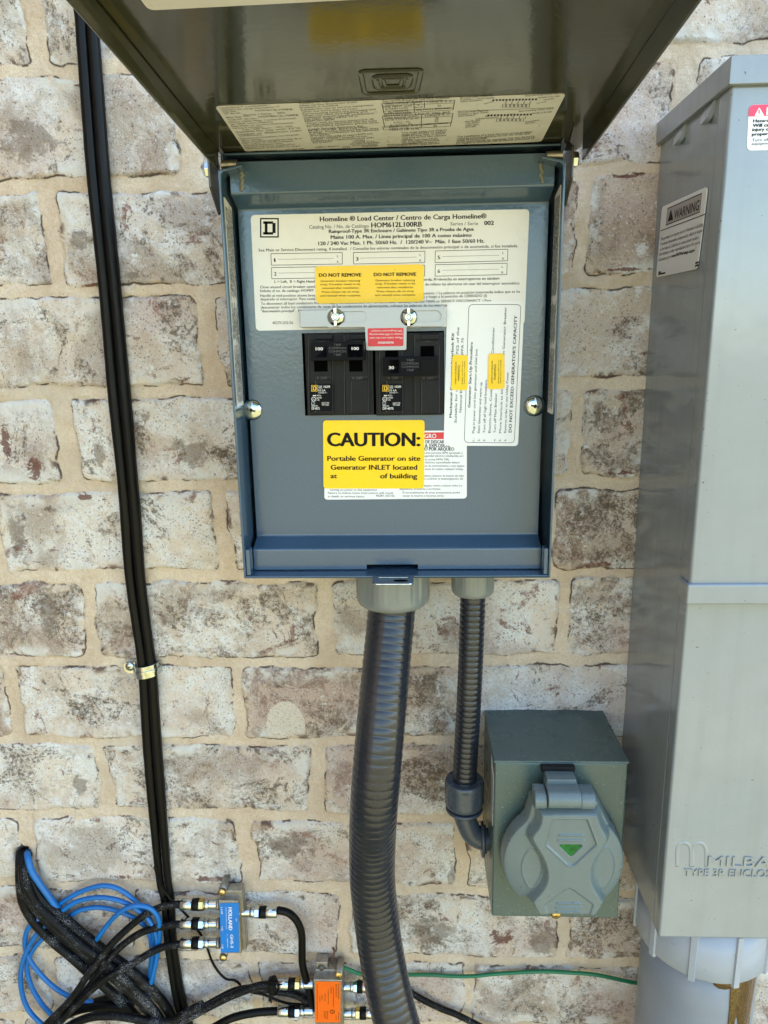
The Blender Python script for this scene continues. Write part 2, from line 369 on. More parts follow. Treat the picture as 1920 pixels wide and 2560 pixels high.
    F = np.stack([a, a+1, a+nx+1, a+nx], -1).astype(np.int32)
    me.loops.add(F.size); me.loops.foreach_set('vertex_index', F.ravel())
    me.polygons.add(len(F)); me.polygons.foreach_set('loop_start', np.arange(0, F.size, 4, dtype=np.int32))
    me.polygons.foreach_set('loop_total', np.full(len(F), 4, dtype=np.int32))
    me.polygons.foreach_set('use_smooth', np.ones(len(F), dtype=bool))
    me.update()
    MK = {'pale': np.zeros(XX.shape), 'stain': np.zeros(XX.shape), 'rust': np.zeros(XX.shape)}
    for kind, mx_, my_, rx, ry in MARKS:
        c0 = at(mx_, my_, 0); cx2 = at(mx_+rx, my_, 0).x-c0.x; cz2 = c0.z-at(mx_, my_+ry, 0).z
        v_ = np.clip(1.4-np.hypot((XX-c0.x)/cx2, (ZZ-c0.z)/cz2), 0, 1); MK[kind] = np.maximum(MK[kind], v_)
    for nm, arr in (('sd', S), ('t1', T1), ('t2', T2), ('pale', MK['pale']), ('stain', MK['stain']), ('rust', MK['rust'])):
        at_ = me.attributes.new(nm, 'FLOAT', 'POINT'); at_.data.foreach_set('value', arr.ravel().astype(np.float32))
    me.validate()
    # material
    m = bpy.data.materials.new('limewashed_brick'); m.use_nodes = True; nt = m.node_tree; N = nt.nodes.new; L_ = nt.links.new
    b = nt.nodes['Principled BSDF']; tc = N('ShaderNodeTexCoord')
    def attr(n): q = N('ShaderNodeAttribute'); q.attribute_name = n; return q.outputs['Fac']
    def mth(op, a, c=None, clamp=False):
        q = N('ShaderNodeMath'); q.operation = op; q.use_clamp = clamp
        for i, v in enumerate((a, c)):
            if v is None: continue
            if isinstance(v, (int, float)): q.inputs[i].default_value = v
            else: L_(v, q.inputs[i])
        return q.outputs[0]
    def rng_(v, lo, hi, a=0, c=1):
        q = N('ShaderNodeMapRange'); q.interpolation_type = 'SMOOTHSTEP'
        for i, w in enumerate((lo, hi, a, c)): q.inputs[i+1].default_value = w
        L_(v, q.inputs[0]); return q.outputs[0]
    # offset the noise per brick so that no pattern runs across a joint
    t1, t2, S_ = attr('t1'), attr('t2'), attr('sd')
    cmb = N('ShaderNodeCombineXYZ'); L_(mth('MULTIPLY', t1, 7.0), cmb.inputs[1]); L_(mth('MULTIPLY', t2, 5.0), cmb.inputs[0])
    vadd = N('ShaderNodeVectorMath'); vadd.operation = 'ADD'; L_(tc.outputs['Object'], vadd.inputs[0]); L_(cmb.outputs[0], vadd.inputs[1])
    def nz(scale, det=6, rough=.6, dist=0, glob=False):
        q = N('ShaderNodeTexNoise'); q.inputs['Scale'].default_value = scale; q.inputs['Detail'].default_value = det
        q.inputs['Roughness'].default_value = rough; q.inputs['Distortion'].default_value = dist
        L_(tc.outputs['Object'] if glob else vadd.outputs[0], q.inputs['Vector']); return q.outputs[0]
    def mix(f, a, c):
        q = N('ShaderNodeMix'); q.data_type = 'RGBA'
        if isinstance(f, (int, float)): q.inputs[0].default_value = f
        else: L_(f, q.inputs[0])
        for i, v in ((6, a), (7, c)):
            if isinstance(v, tuple): q.inputs[i].default_value = (*v, 1)
            else: L_(v, q.inputs[i])
        return q.outputs[2]
    col = mix(rng_(t1, .2, .85), (.64, .52, .415), (.78, .675, .565))
    col = mix(mth('MULTIPLY', rng_(nz(14, 6, .6), .45, .62), .6), col, (.56, .46, .37))
    # grey-brown patches where the wash has worn off
    lo = rng_(t2, .0, 1.0, .59, .475)
    wear = N('ShaderNodeMapRange'); L_(nz(25, 14, .72, .6), wear.inputs[0]); L_(lo, wear.inputs[1]); L_(mth('ADD', lo, .025), wear.inputs[2])
    grain = rng_(nz(260, 5, .7), .40, .60)
    col = mix(mth('MULTIPLY', wear.outputs[0], rng_(grain, 0, 1, .35, .95)), col, (.145, .10, .068))
    # white wash
    wl = rng_(t1, 0, 1, .53, .425)
    ww = N('ShaderNodeMapRange'); L_(nz(20, 12, .8, .3), ww.inputs[0]); L_(wl, ww.inputs[1]); L_(mth('ADD', wl, .10), ww.inputs[2])
    col = mix(mth('MULTIPLY', ww.outputs[0], rng_(nz(420, 3, .6), .38, .52, .35, 1)), col, (.82, .805, .775))
    # brick-red showing through
    rd = mth('MULTIPLY', rng_(nz(34, 10, .75, .8), .59, .615), rng_(nz(200, 4), .4, .6, .4, .9))
    col = mix(rd, col, (.20, .075, .05))
    # pinkish-brown tinge
    col = mix(mth('MULTIPLY', rng_(nz(9, 4), .46, .62), .5), col, (.48, .32, .255))
    # soft grey-brown clouds, one or two to a brick
    col = mix(mth('MULTIPLY', rng_(nz(11, 7, .65, .4), .50, .62), .6), col, (.33, .25, .185))
    col = mix(mth('MULTIPLY', rng_(nz(48, 12, .85, .2), .575, .60), .85), col, (.82, .80, .77))
    # dark pores and pale grains
    vo = N('ShaderNodeTexVoronoi'); vo.inputs['Scale'].default_value = 330; L_(vadd.outputs[0], vo.inputs['Vector'])
    gate = rng_(nz(40, 5), .45, .62)
    col = mix(mth('MULTIPLY', mth('MULTIPLY', rng_(vo.outputs['Distance'], .30, .16), gate), .75), col, (.10, .08, .065))
    vo2 = N('ShaderNodeTexVoronoi'); vo2.inputs['Scale'].default_value = 210; L_(vadd.outputs[0], vo2.inputs['Vector'])
    gate2 = rng_(nz(30, 4), .5, .6)
    col = mix(mth('MULTIPLY', mth('MULTIPLY', rng_(vo2.outputs['Distance'], .26, .14), gate2), .75), col, (.70, .67, .62))
    col = mix(rng_(nz(600, 4, .75), .585, .655, 0, .9), col, (.12, .09, .07))
    col = mix(rng_(nz(900, 2, .7), .60, .68, 0, .8), col, (.80, .78, .73))
    # pale lime crust along the ends and edges of a brick
    col = mix(mth('MULTIPLY', rng_(S_, .016, .003), rng_(nz(26, 7, .7, 0), .50, .60)), col, (.74, .71, .66))
    # dark stains with ragged edges
    col = mix(mth('MULTIPLY', rng_(nz(21, 14, .74, .8), .565, .585), rng_(nz(330, 4, .7), .42, .60, .1, .85)), col, (.12, .088, .062))
    # single marks of this wall: brown stains, bare red brick, a cream patch
    def mark(n, sc, k, lo_, hi_): return rng_(mth('ADD', attr(n), mth('MULTIPLY', mth('SUBTRACT', nz(sc, 10, .75, .5), .5), k)), lo_, hi_)
    col = mix(mth('MULTIPLY', mark('stain', 75, 3.6, .45, .85), .62), col, (.17, .125, .085))
    col = mix(mth('MULTIPLY', mark('rust', 90, 3.6, .60, .80), .85), col, (.15, .052, .036))
    col = mix(mth('MULTIPLY', mark('pale', 60, .25, .38, .44), .9), col, mix(rng_(nz(700, 3, .7), .5, .66), (.78, .71, .60), (.50, .43, .35)))
    # mortar
    mo = mix(rng_(nz(16, 9, .7, 0, True), .38, .62), (.68, .53, .385), (.82, .69, .54))
    mo = mix(rng_(nz(600, 4, .7, 0, True), .42, .70, 0, .4), mo, (.46, .35, .23))
    mo = mix(rng_(nz(950, 2, .6, 0, True), .66, .72, 0, .6), mo, (.10, .07, .05))
    mo = mix(mth('MULTIPLY', rng_(nz(6, 6, .6, 0, True), .52, .66), .4), mo, (.62, .55, .45))
    # mortar smeared over the bricks near the joints
    sm = mth('MULTIPLY', rng_(S_, .012, .001), rng_(nz(30, 6, .65, 0, True), .50, .62))
    mask = rng_(mth('ADD', S_, mth('MULTIPLY', mth('SUBTRACT', nz(180, 4, .6, 0, True), .5), .0022)), -.0003, .0005)
    col = mix(mth('MULTIPLY', sm, .75), col, mo)
    allc = mix(mask, mo, col)
    # shadow gap painted dark where the mortar has shrunk from the brick
    ln = mth('MULTIPLY', rng_(mth('ABSOLUTE', mth('ADD', S_, mth('MULTIPLY', mth('SUBTRACT', nz(300, 3, .6, 0, True), .5), .0012))), .0011, .0002),
             rng_(nz(35, 5, .65, 0, True), .49, .56))
    allc = mix(mth('MULTIPLY', ln, .9), allc, (.06, .035, .028))
    ed = mth('MULTIPLY', mth('MULTIPLY', rng_(S_, .0065, .001), rng_(S_, -.0005, .0005)), rng_(nz(30, 7, .7, .5, True), .575, .62))
    allc = mix(mth('MULTIPLY', ed, .85), allc, (.10, .045, .032))
    # soot and grime stain low down by the splitters
    L_(allc, b.inputs['Base Color']); b.inputs['Roughness'].default_value = .93; b.inputs['Specular IOR Level'].default_value = .25
    bsum = mth('ADD', mth('MULTIPLY', nz(300, 7, .75, 0, True), 1.3), mth('MULTIPLY', nz(1400, 3, .6, 0, True), .6))
    bp = N('ShaderNodeBump'); bp.inputs['Strength'].default_value = .9; bp.inputs['Distance'].default_value = .0018
    L_(bsum, bp.inputs['Height']); L_(bp.outputs[0], b.inputs['Normal'])
    me.materials.append(m)
    o = bpy.data.objects.new('brick_wall', me); C.objects.link(o)
    tag(o, 'limewashed tumbled brick wall with thick sand-coloured mortar joints', 'wall')
    # thickness, so that the sun behind it stays out
    mb = MB(); mb.box((-2.4, .045, -1.6), (2.6, .25, 3.6)); bk = mb.build('wall_core', m, o)
wall()

def blocker():  # unseen wall added to keep side light off the meter enclosure
    mb = MB(); mb.box((-1.55, -2.4, -1.6), (-1.3, -.012, 3.6)); o = mb.build('side_light_blocker', mat('blocker_brick', (.22, .17, .13), .9, noise=.4, nscale=12))
    tag(o, 'added unseen brick wall, a shading wing standing at right angles beyond the left edge', 'wall')
blocker()
# ================================================================ BREAKER PANEL
XL, XR = -.1240, .0965            # outer faces of the enclosure
DF = .097                         # front edge of the enclosure
ZT, ZB = -.0930, -.3672
T = .0016
panel = thing('breaker_panel', 'open grey steel breaker panel with raised lid and yellow generator stickers on brick wall', 'electrical panel')
mb = MB()
mb.box((XL, -DF, ZB), (XL+T, .0, ZT)); mb.box((XR-T, -DF, ZB), (XR, .0, ZT))
mb.box((XL+T, -DF, ZB), (XR-T, .0, ZB+T))                     # bottom
mb.box((XL+T, -.004, ZB+T), (XR-T, -.001, -.0800))            # back
mb.box((XL+T, -.086, -.0820), (XR-T, -.004, -.0806))          # top
mb.box((XL, -.0878, ZT), (XL+T, 0, -.0806)); mb.box((XR-T, -.0878, ZT), (XR, 0, -.0806))
# inner corner gussets at the bottom
for s, x in ((1, XL+T+.0002), (-1, XR-T-.0002)):
    mb.box((min(x, x+s*.003), -.0955, ZB+T+.0002), (max(x, x+s*.003), -.086, ZB+.021))
# side walls turn in over the top of the dead front
for s, x in ((1, XL), (-1, XR)):
    a0 = [(x, ZT-.010), (x, ZT-.0022), (x+s*.0008, ZT-.0006), (x+s*.0028, ZT+.0003), (x+s*.0155, ZT+.0028)]
    b0 = [(x+s*.0155, ZT+.0012), (x+s*.0034, ZT-.0014), (x+s*.0020, ZT-.0026), (x+s*.0017, ZT-.010)]
    pts = [(X_, -.0974, Z_) for X_, Z_ in a0+b0]
    mb.prism(pts, (0, .0124, 0), 0)
body = mb.build('enclosure', 'paint', panel, bevel=.0004)
# weld marks
M['weld'] = mat('weld_bead', (.22, .22, .17), .4, noise=.4, nscale=900, bump=.6, bscale=1500)
for x, y in ((606, 450), (1354, 430)):
    mb = MB(); pl = front(.0851)
    for k in range(9):
        p = pl.hit(x+random.uniform(-3, 3), y-24+k*6); mb.lathe(p, (0, -1, 0), [(0, .0014), (.0005, .0011), (.0007, .0003)], 8)
    mb.build('weld_bead', 'weld', panel)
# dead front: a bent sheet with an opening for the breakers and a notch for the latch
DX0, DX1 = XL+T+.0032, XR-T-.0032
prof0 = [(-.0860, .0850), (-.1058, .0850), (-.1118, .0680), (-.3432, .0680), (-.3492, .0832), (-.3648, .0836)]
prof = [prof0[0]]
for a_, b_, c_ in zip(prof0, prof0[1:], prof0[2:]):       # soft bends
    for t_ in (0, .25, .5, .75, 1):
        A_, B_, C_ = Vector(a_), Vector(b_), Vector(c_); A_ = B_+(A_-B_).normalized()*.0012; C_ = B_+(C_-B_).normalized()*.0012
        q_ = A_*(1-t_)**2+B_*2*t_*(1-t_)+C_*t_*t_; prof.append((q_.x, q_.y))
prof.append(prof0[-1])
OX0, OX1 = at(757, 900, .068).x, at(1110, 900, .068).x
OZ0, OZ1 = at(930, 1037, .068).z, at(930, 830, .068).z
LX0, LX1 = at(917, 1425, .0836).x, at(1045, 1425, .0836).x
mb = MB()
def sheet(x0, x1, pr, th=.0012):
    a = [(x0, -d, z) for z, d in pr]; n = len(pr)
    b_ = [(x0, -d+th, z) for z, d in reversed(pr)]
    mb.prism([Vector(p) for p in a+b_], (x1-x0, 0, 0), 0)
up = prof[:11] + [(OZ1, .0680)]; lowp = [(OZ0, .0680)] + prof[11:-1] + [(-.3612, .08355)]
sheet(DX0, OX0, prof); sheet(OX1, DX1, prof)
sheet(OX0, OX1, up); sheet(OX0, LX0, [(OZ0, .0680)] + prof[11:]); sheet(LX0, LX1, lowp); sheet(LX1, OX1, [(OZ0, .0680)] + prof[11:])
df = mb.build('dead_front', 'paint', panel)
P0 = front(.0680)
# cover screws
def screw(name, c, ax, r, dome, mats, parent, slots=2, rot=.3, washer=0, depth=.0004):
    ax = Vector(ax).normalized(); mb = MB(); c = Vector(c)
    if washer: mb.lathe(c, ax, [(0, washer), (.0010, washer), (.0012, washer*.96)], 36)
    b = .0012 if washer else 0
    pr = [(b, r)] + [(b+dome*math.sin(t), r*math.cos(t)) for t in [k*math.pi/2/9 for k in range(1, 9)]]
    mb.lathe(c, ax, pr, 36)
    u = Vector((1, 0, 0)) if abs(ax.x) < .9 else Vector((0, 0, 1)); u = (u-ax*u.dot(ax)).normalized(); w = ax.cross(u)
    for k in range(slots):
        an = rot+k*math.pi/2; e = u*math.cos(an)+w*math.sin(an); g = ax.cross(e)
        l = r*(.92 if (k == 0 and slots == 2) else .5); hw = r*.10; t0 = c+ax*(b+dome*.25); t1 = c+ax*(b+dome*1.02)
        lo = [t0-e*l-g*hw, t0+e*l-g*hw, t0+e*l+g*hw, t0-e*l+g*hw]
        ll = l*.35
        hi = [t1-e*ll-g*hw, t1+e*ll-g*hw, t1+e*ll+g*hw, t1-e*ll+g*hw]
        mb.add(lo+hi, [(4, 5, 6, 7), (0, 1, 5, 4), (1, 2, 6, 5), (2, 3, 7, 6), (3, 0, 4, 7)], 1)
    return mb.build(name, mats, parent)
M['slot'] = mat('screw_slot', (.10, .10, .09), .5, metal=.6)
for x, y in ((630.5, 1024.7), (1336, 1014.6)):
    screw('cover_screw', P0.hit(x, y), (0, -1, 0), .0076, .0036, ['zinc', 'slot'], df, rot=-.25)

# ---- main label
lab = MB()
c = [(626.6, 537.8), (1323.5, 523), (1311, 812), (640, 827)]
plate(lab, P0, c, .0032, .0002)
def LT(s, x0, y0, x1, y1, cap, bold=0, mi=1, m=None, pl=P0, lift=.0003, k=1):
    txt(m or lab, s, pl, (x0, y0), (x1, y1), cap, mi, bold, lift)
LT('Homeline ® Load Center / Centro de Carga Homeline®', 800, 553.8, 1216, 546, 12.6, .022)
LT('Catalog No. / No. de Catálogo', 773, 572, 922, 569, 9.5)
LT('HOM612L100RB', 928.6, 569, 1054.5, 566.4, 13, .025)
LT('Series / Serie', 1126, 563.8, 1195, 562.6, 9)
LT('002', 1210.7, 562.8, 1234.3, 562.4, 11, .03)
LT('Rainproof-Type 3R Enclosure / Gabinete Tipo 3R a Prueba de Agua', 822.5, 582.7, 1184.2, 576.7, 9, .025)
LT('Mains 100 A. Max. / Linea principal de 100 A como máximo', 827, 597.5, 1179, 592, 9.5, .025)
LT('120 / 240 Vac Max. 1 Ph. 50/60 Hz.  /  120/240 V~  Máx. 1 fase 50/60 Hz.', 796.3, 613.2, 1210.7, 606.5, 9.5, .025)
LT('See Main or Service Disconnect rating, if installed.  / Consulte los valores nominales de la desconexión principal o de acometida, si fue instalada.', 646.5, 629, 1295, 618, 7.6, .012)
for i, c4 in enumerate(([(677.2, 634.3), (855.7, 631.3), (855.7, 660), (678.4, 663)], [(678.7, 669), (857, 666), (857, 694), (679.5, 697)],
           [(883.4, 631.3), (1062.5, 628), (1062, 656.6), (884, 660)], [(884, 666), (1062, 662.8), (1061.5, 690), (884.5, 693)],
           [(1088.3, 627.4), (1269.7, 623), (1269, 652), (1087.7, 656.6)], [(1088.3, 661.9), (1268, 658), (1267, 686.5), (1087.7, 690.5)])):
    frame_px(lab, P0, c4, .00035)
    q = quadmap(c4); n = '123456'[i]
    LT(n, *q(.045 if n == '1' else .035, .72), *q(.060 if n == '1' else .070, .715), 9.5, .02)
    for k in range(34):
        u = .10+k*.0232
        if u < .90: line(lab, P0, q(u, .5), q(u+.014, .5), .0003)
    LT('L', *q(.925, .40), *q(.948, .40), 6, .01); LT('R', *q(.925, .90), *q(.952, .90), 6, .01)
LT('L = Left,  R = Right Hand', 686.3, 707.2, 786.3, 706.6, 7, .025)
LT('ierda, R=derecha en interruptores en tándem', 1059, 702, 1248, 699, 7.2, .02)
LT('Close unused circuit breaker openi', 650, 720.8, 787.8, 719.4, 7, .012)
LT('de relleno las aberturas sin usar del interruptor automático.', 1063, 714, 1300, 711, 7.2, .012)
LT('Solicite el no. de catálogo HOMFP.', 650, 730.3, 785.7, 729.4, 7, .014)
LT('Handle at mid-position shows brea', 650.7, 742.2, 788, 741.4, 7, .012)
LT('osition. / La palanca en posición intermedia indica que se ha', 1059, 736.4, 1300, 731.8, 7.2, .012)
LT('disparado el interruptor. Para restal', 651.3, 751.2, 788, 750, 7, .012)
LT(') y luego a la posición de CERRADO (I)', 1059, 745, 1217, 742.4, 7.2, .014)
LT('To disconnect all load conductors from the supply conductors, turn OFF circuit breaker handle(s) marked MAIN or SERVICE DISCONNECT. / Para', 652.5, 762.4, 1228, 754.4, 7, .014)
LT('desconectar todos los conductores de carga de los conductores de alimentación, coloque las palancas de los interrup', 652.5, 771.7, 1117.5, 766, 7.2, .012)
LT('"desconexión principal".  Número', 652.5, 781, 776, 779.6, 7, .022)
LT('40270-202-06', 680.8, 810.6, 732.7, 810, 7.5, .01)
def squareD(m_, pl, x0, y0, x1, y1, bi, wi, lift=.0002, d=.00008):
    q = quadmap([(x0, y0), (x1, y0), (x1, y1), (x0, y1)])
    def r(a, b, c_, e, mi, l): plate(m_, pl, [q(a, b), q(c_, b), q(c_, e), q(a, e)], 0, .00004, mi, l)
    r(0, 0, 1, 1, bi, lift); r(.075, .07, .925, .93, wi, lift+d); r(.13, .12, .87, .88, bi, lift+2*d) if False else None
    # the letter D with slab corners
    for a, b, c_, e in ((.17, .17, .70, .30), (.17, .72, .70, .85), (.25, .17, .40, .85), (.66, .25, .83, .77)):
        r(a, b, c_, e, bi, lift+2*d)
    for ring in ((.075, .07, .925, .11), (.075, .89, .925, .93), (.075, .07, .115, .93), (.885, .07, .925, .93)): pass
squareD(lab, P0, 650, 545, 697, 594, 1, 0)
lab.build('rating_label', ['cream', 'ink'], df)

# ---- lower white label, then the yellow CAUTION sticker over it
lo = MB(); plate(lo, P0, [(812, 1079), (1167, 1076), (1167, 1246), (811, 1249)], .0026, .0002)
def Z6(x, y): return (560+x*.5304, 960+y*.5304)
def LO(s, x0, y0, x1, cap, bold=.01, mi=1, y1=None):
    txt(lo, s, P0, Z6(x0, y0), Z6(x1, y1 if y1 else y0), cap, mi, bold, .00055 if mi == 3 else .0003)
plate(lo, P0, [Z6(880, 229), Z6(1085, 227), Z6(1085, 259), Z6(880, 261)], 0, .0001, 2, .0002)
LO('GRO', 945, 255, 1000, 11.5, .02, 3)
LO('DE DESCARGA', 950, 280, 1062, 8.5, .025); LO('A, EXPLOSIÓN', 947, 298, 1062, 8.5, .025); LO('O POR ARQUEO', 945, 314, 1085, 8.5, .025)
for s, x0, y, x1 in (('cción personal (EPP) apropiado y', 945, 329, 1125), ('eguridad eléctrica establecidas por', 945, 343, 1130),
        ('la norma NFPA 70E).', 949, 360, 1063), ('eléctrico especializado deberá', 948, 374, 1110), ('cio de mantenimiento a este equipo.', 945, 390, 1135),
        ('antes de realizar cualquier trabajo', 948, 405, 1128), ('ositivo detector de tensión de valor', 943, 437, 1132),
        ('a confirmar la desenergización del', 945, 451, 1126), ('equipo, vuelva a colocar todos los', 943, 483, 1122),
        ('dispositivos, las puertas y los frentes.', 827, 499, 1022), ('turning on power to this equipment.', 500, 503, 723), ('40281-265-02', 716, 531, 804)):
    LO(s, x0, y, x1, 5.2)
for s, x0, y, x1 in (('El incumplimiento de estas precauciones podrá', 842, 516, 1112), ('causar la muerte o lesiones serias.', 842, 531, 1038),
        ('Failure to follow these instructions will result', 490, 518, 797), ('in death or serious injury.', 490, 534, 663)):
    LO(s, x0, y, x1, 5.2, .028)
lo.build('danger_label', ['white', 'ink', 'red', 'whiteink'], df)
ca = MB(); plate(ca, P0, [(807.7, 1051), (1061.5, 1050), (1060, 1221), (809, 1221)], .0026, .0003, 0, .0003)
def CA(s, x0, y0, x1, cap, b): txt(ca, s, P0, Z6(x0, y0), Z6(x1, y0), cap, 1, b, .0008, 4)
CA('CAUTION:', 490, 293, 922, 35, .032); CA('Portable Generator on site', 488, 362, 925, 12.6, .022)
CA('Generator INLET located', 504, 404, 910, 12.6, .022); CA('at', 503, 444, 532, 12, .022); CA('of building', 737, 445, 910, 12.6, .022)
ca.build('caution_sticker', ['yellow', 'ink'], df)
# ---- yellow DO NOT REMOVE sticker
dn = MB(); plate(dn, P0, [(787, 666), (1060, 660.6), (1059, 754), (791, 759.5)], .003, .0003, 0, .0003)
def Z3(x, y): return (500+x*.3014, 360+y*.3014)
for dx, dy in ((0, 0), (455, -5)):
    for s, x0, y, x1, cap, b in (('DO NOT REMOVE', 988, 1102, 1337, 9, .03), ('Generator breaker retaining', 1000, 1144, 1328, 5.2, .022), ('strap. If breaker needs to be', 999, 1172, 1329, 5.2, .022),
            ('removed after installation.', 1013, 1203, 1320, 5.2, .022), ('Press release tab on strap', 1012, 1235, 1320, 5.2, .022), ('and reinstall when complete.', 998, 1266, 1335, 5.2, .022)):
        txt(dn, s, P0, Z3(x0+dx, y+dy), Z3(x1+dx, y+dy-3), cap, 1, b, .0008)
dn.build('retaining_strap_sticker', ['yellow', 'ink'], df)
# ---- white interlock instructions, writing turned on its side
ik = MB(); plate(ik, P0, [(1118, 755.5), (1311, 752), (1295, 1115), (1109, 1114)], .0028, .0003, 0, .0003)
def Z2(x, y): return (1080+x*.217, 700+y*.217)
rr = quadpx(P0, [Z2(425, 283), Z2(1025, 283), Z2(948, 1876), Z2(372, 1872)], .003, .0007)
for i in range(len(rr)):
    p, q = rr[i], rr[(i+1) % len(rr)]
    if (q-p).length < 1e-6: continue
    u = Vector((0, -1, 0)).cross((q-p).normalized())*.00016; ik.add([p-u, q-u, q+u, p+u], [(0, 1, 2, 3)], 1)
for s, x0, y0, x1, y1, cap, b in (
    ('Mechanical Generator Interlock Kit', 228, 1585, 254, 612, 6.6, .03), ('Suitable for use in Article 702 of the', 284, 1645, 314, 545, 6.2, 0),
    ('National Electrical Code, NFPA 70', 340, 1525, 367, 668, 6.2, 0), ('Generator Start-Up Procedure', 442, 1470, 470, 718, 6.8, .028),
    ('1.', 488, 1858, 488, 1828, 5, 0), ('Plug in power cord into generator and inlet box', 490, 1765, 525, 795, 6, 0),
    ('2.', 548, 1858, 549, 1828, 5, 0), ('Start Generator and warm up', 550, 1765, 578, 1178, 6, 0),
    ('3.', 612, 1858, 612, 1828, 5, 0), ('Turn off all high load breakers,', 613, 1762, 636, 1145, 6, 0),
    ('Electric-Stove, Cooktop, Dryer, Air Conditioner', 675, 1762, 722, 545, 6, 0),
    ('4.', 732, 1858, 732, 1828, 5, 0), ('Turn off Main Breaker', 735, 1762, 750, 1305, 6, 0),
    ('5.', 794, 1858, 794, 1828, 5, 0), ('Move Interlock to block Main, Turn on Generator Breaker', 797, 1762, 860, 312, 6, 0),
    ('6.', 853, 1858, 853, 1828, 5, 0), ('Reverse order to use Utility Power', 855, 1762, 885, 1060, 6, 0),
    ("DO NOT EXCEED GENERATOR'S CAPACITY", 916, 1755, 983, 410, 7.6, .032)):
    txt(ik, s, P0, Z2(x0, y0), Z2(x1, y1), cap, 1, b+.006, .0008)
ik.build('interlock_instructions', ['white', 'ink'], df)
for k, (cx4, ox, oy) in enumerate((([(235, 862), (415, 865), (410, 1268), (222, 1266)], 0, 0), ([(650, 848), (835, 845), (838, 1252), (644, 1260)], 418, -10))):
    yb = MB(); plate(yb, P0, [Z2(*p) for p in cx4], .002, .0003, 0, .0009)
    for s, x0, y0, x1, y1, cap, b in (('GENERATOR BREAKER', 279, 1203, 284, 940, 3.4, .01), ('WARNING', 318, 1165, 320, 982, 5.4, .035),
            ('Breaker can NOT be on', 354, 1200, 357, 938, 3.2, .01), ('if panel cover is removed', 377, 1200, 381, 935, 3.2, .01)):
        txt(yb, s, P0, Z2(x0+ox, y0+oy), Z2(x1+ox, y1+oy), cap, 1, b, .0014)
    yb.build('breaker_warning_sticker', ['yellow', 'ink'], df)

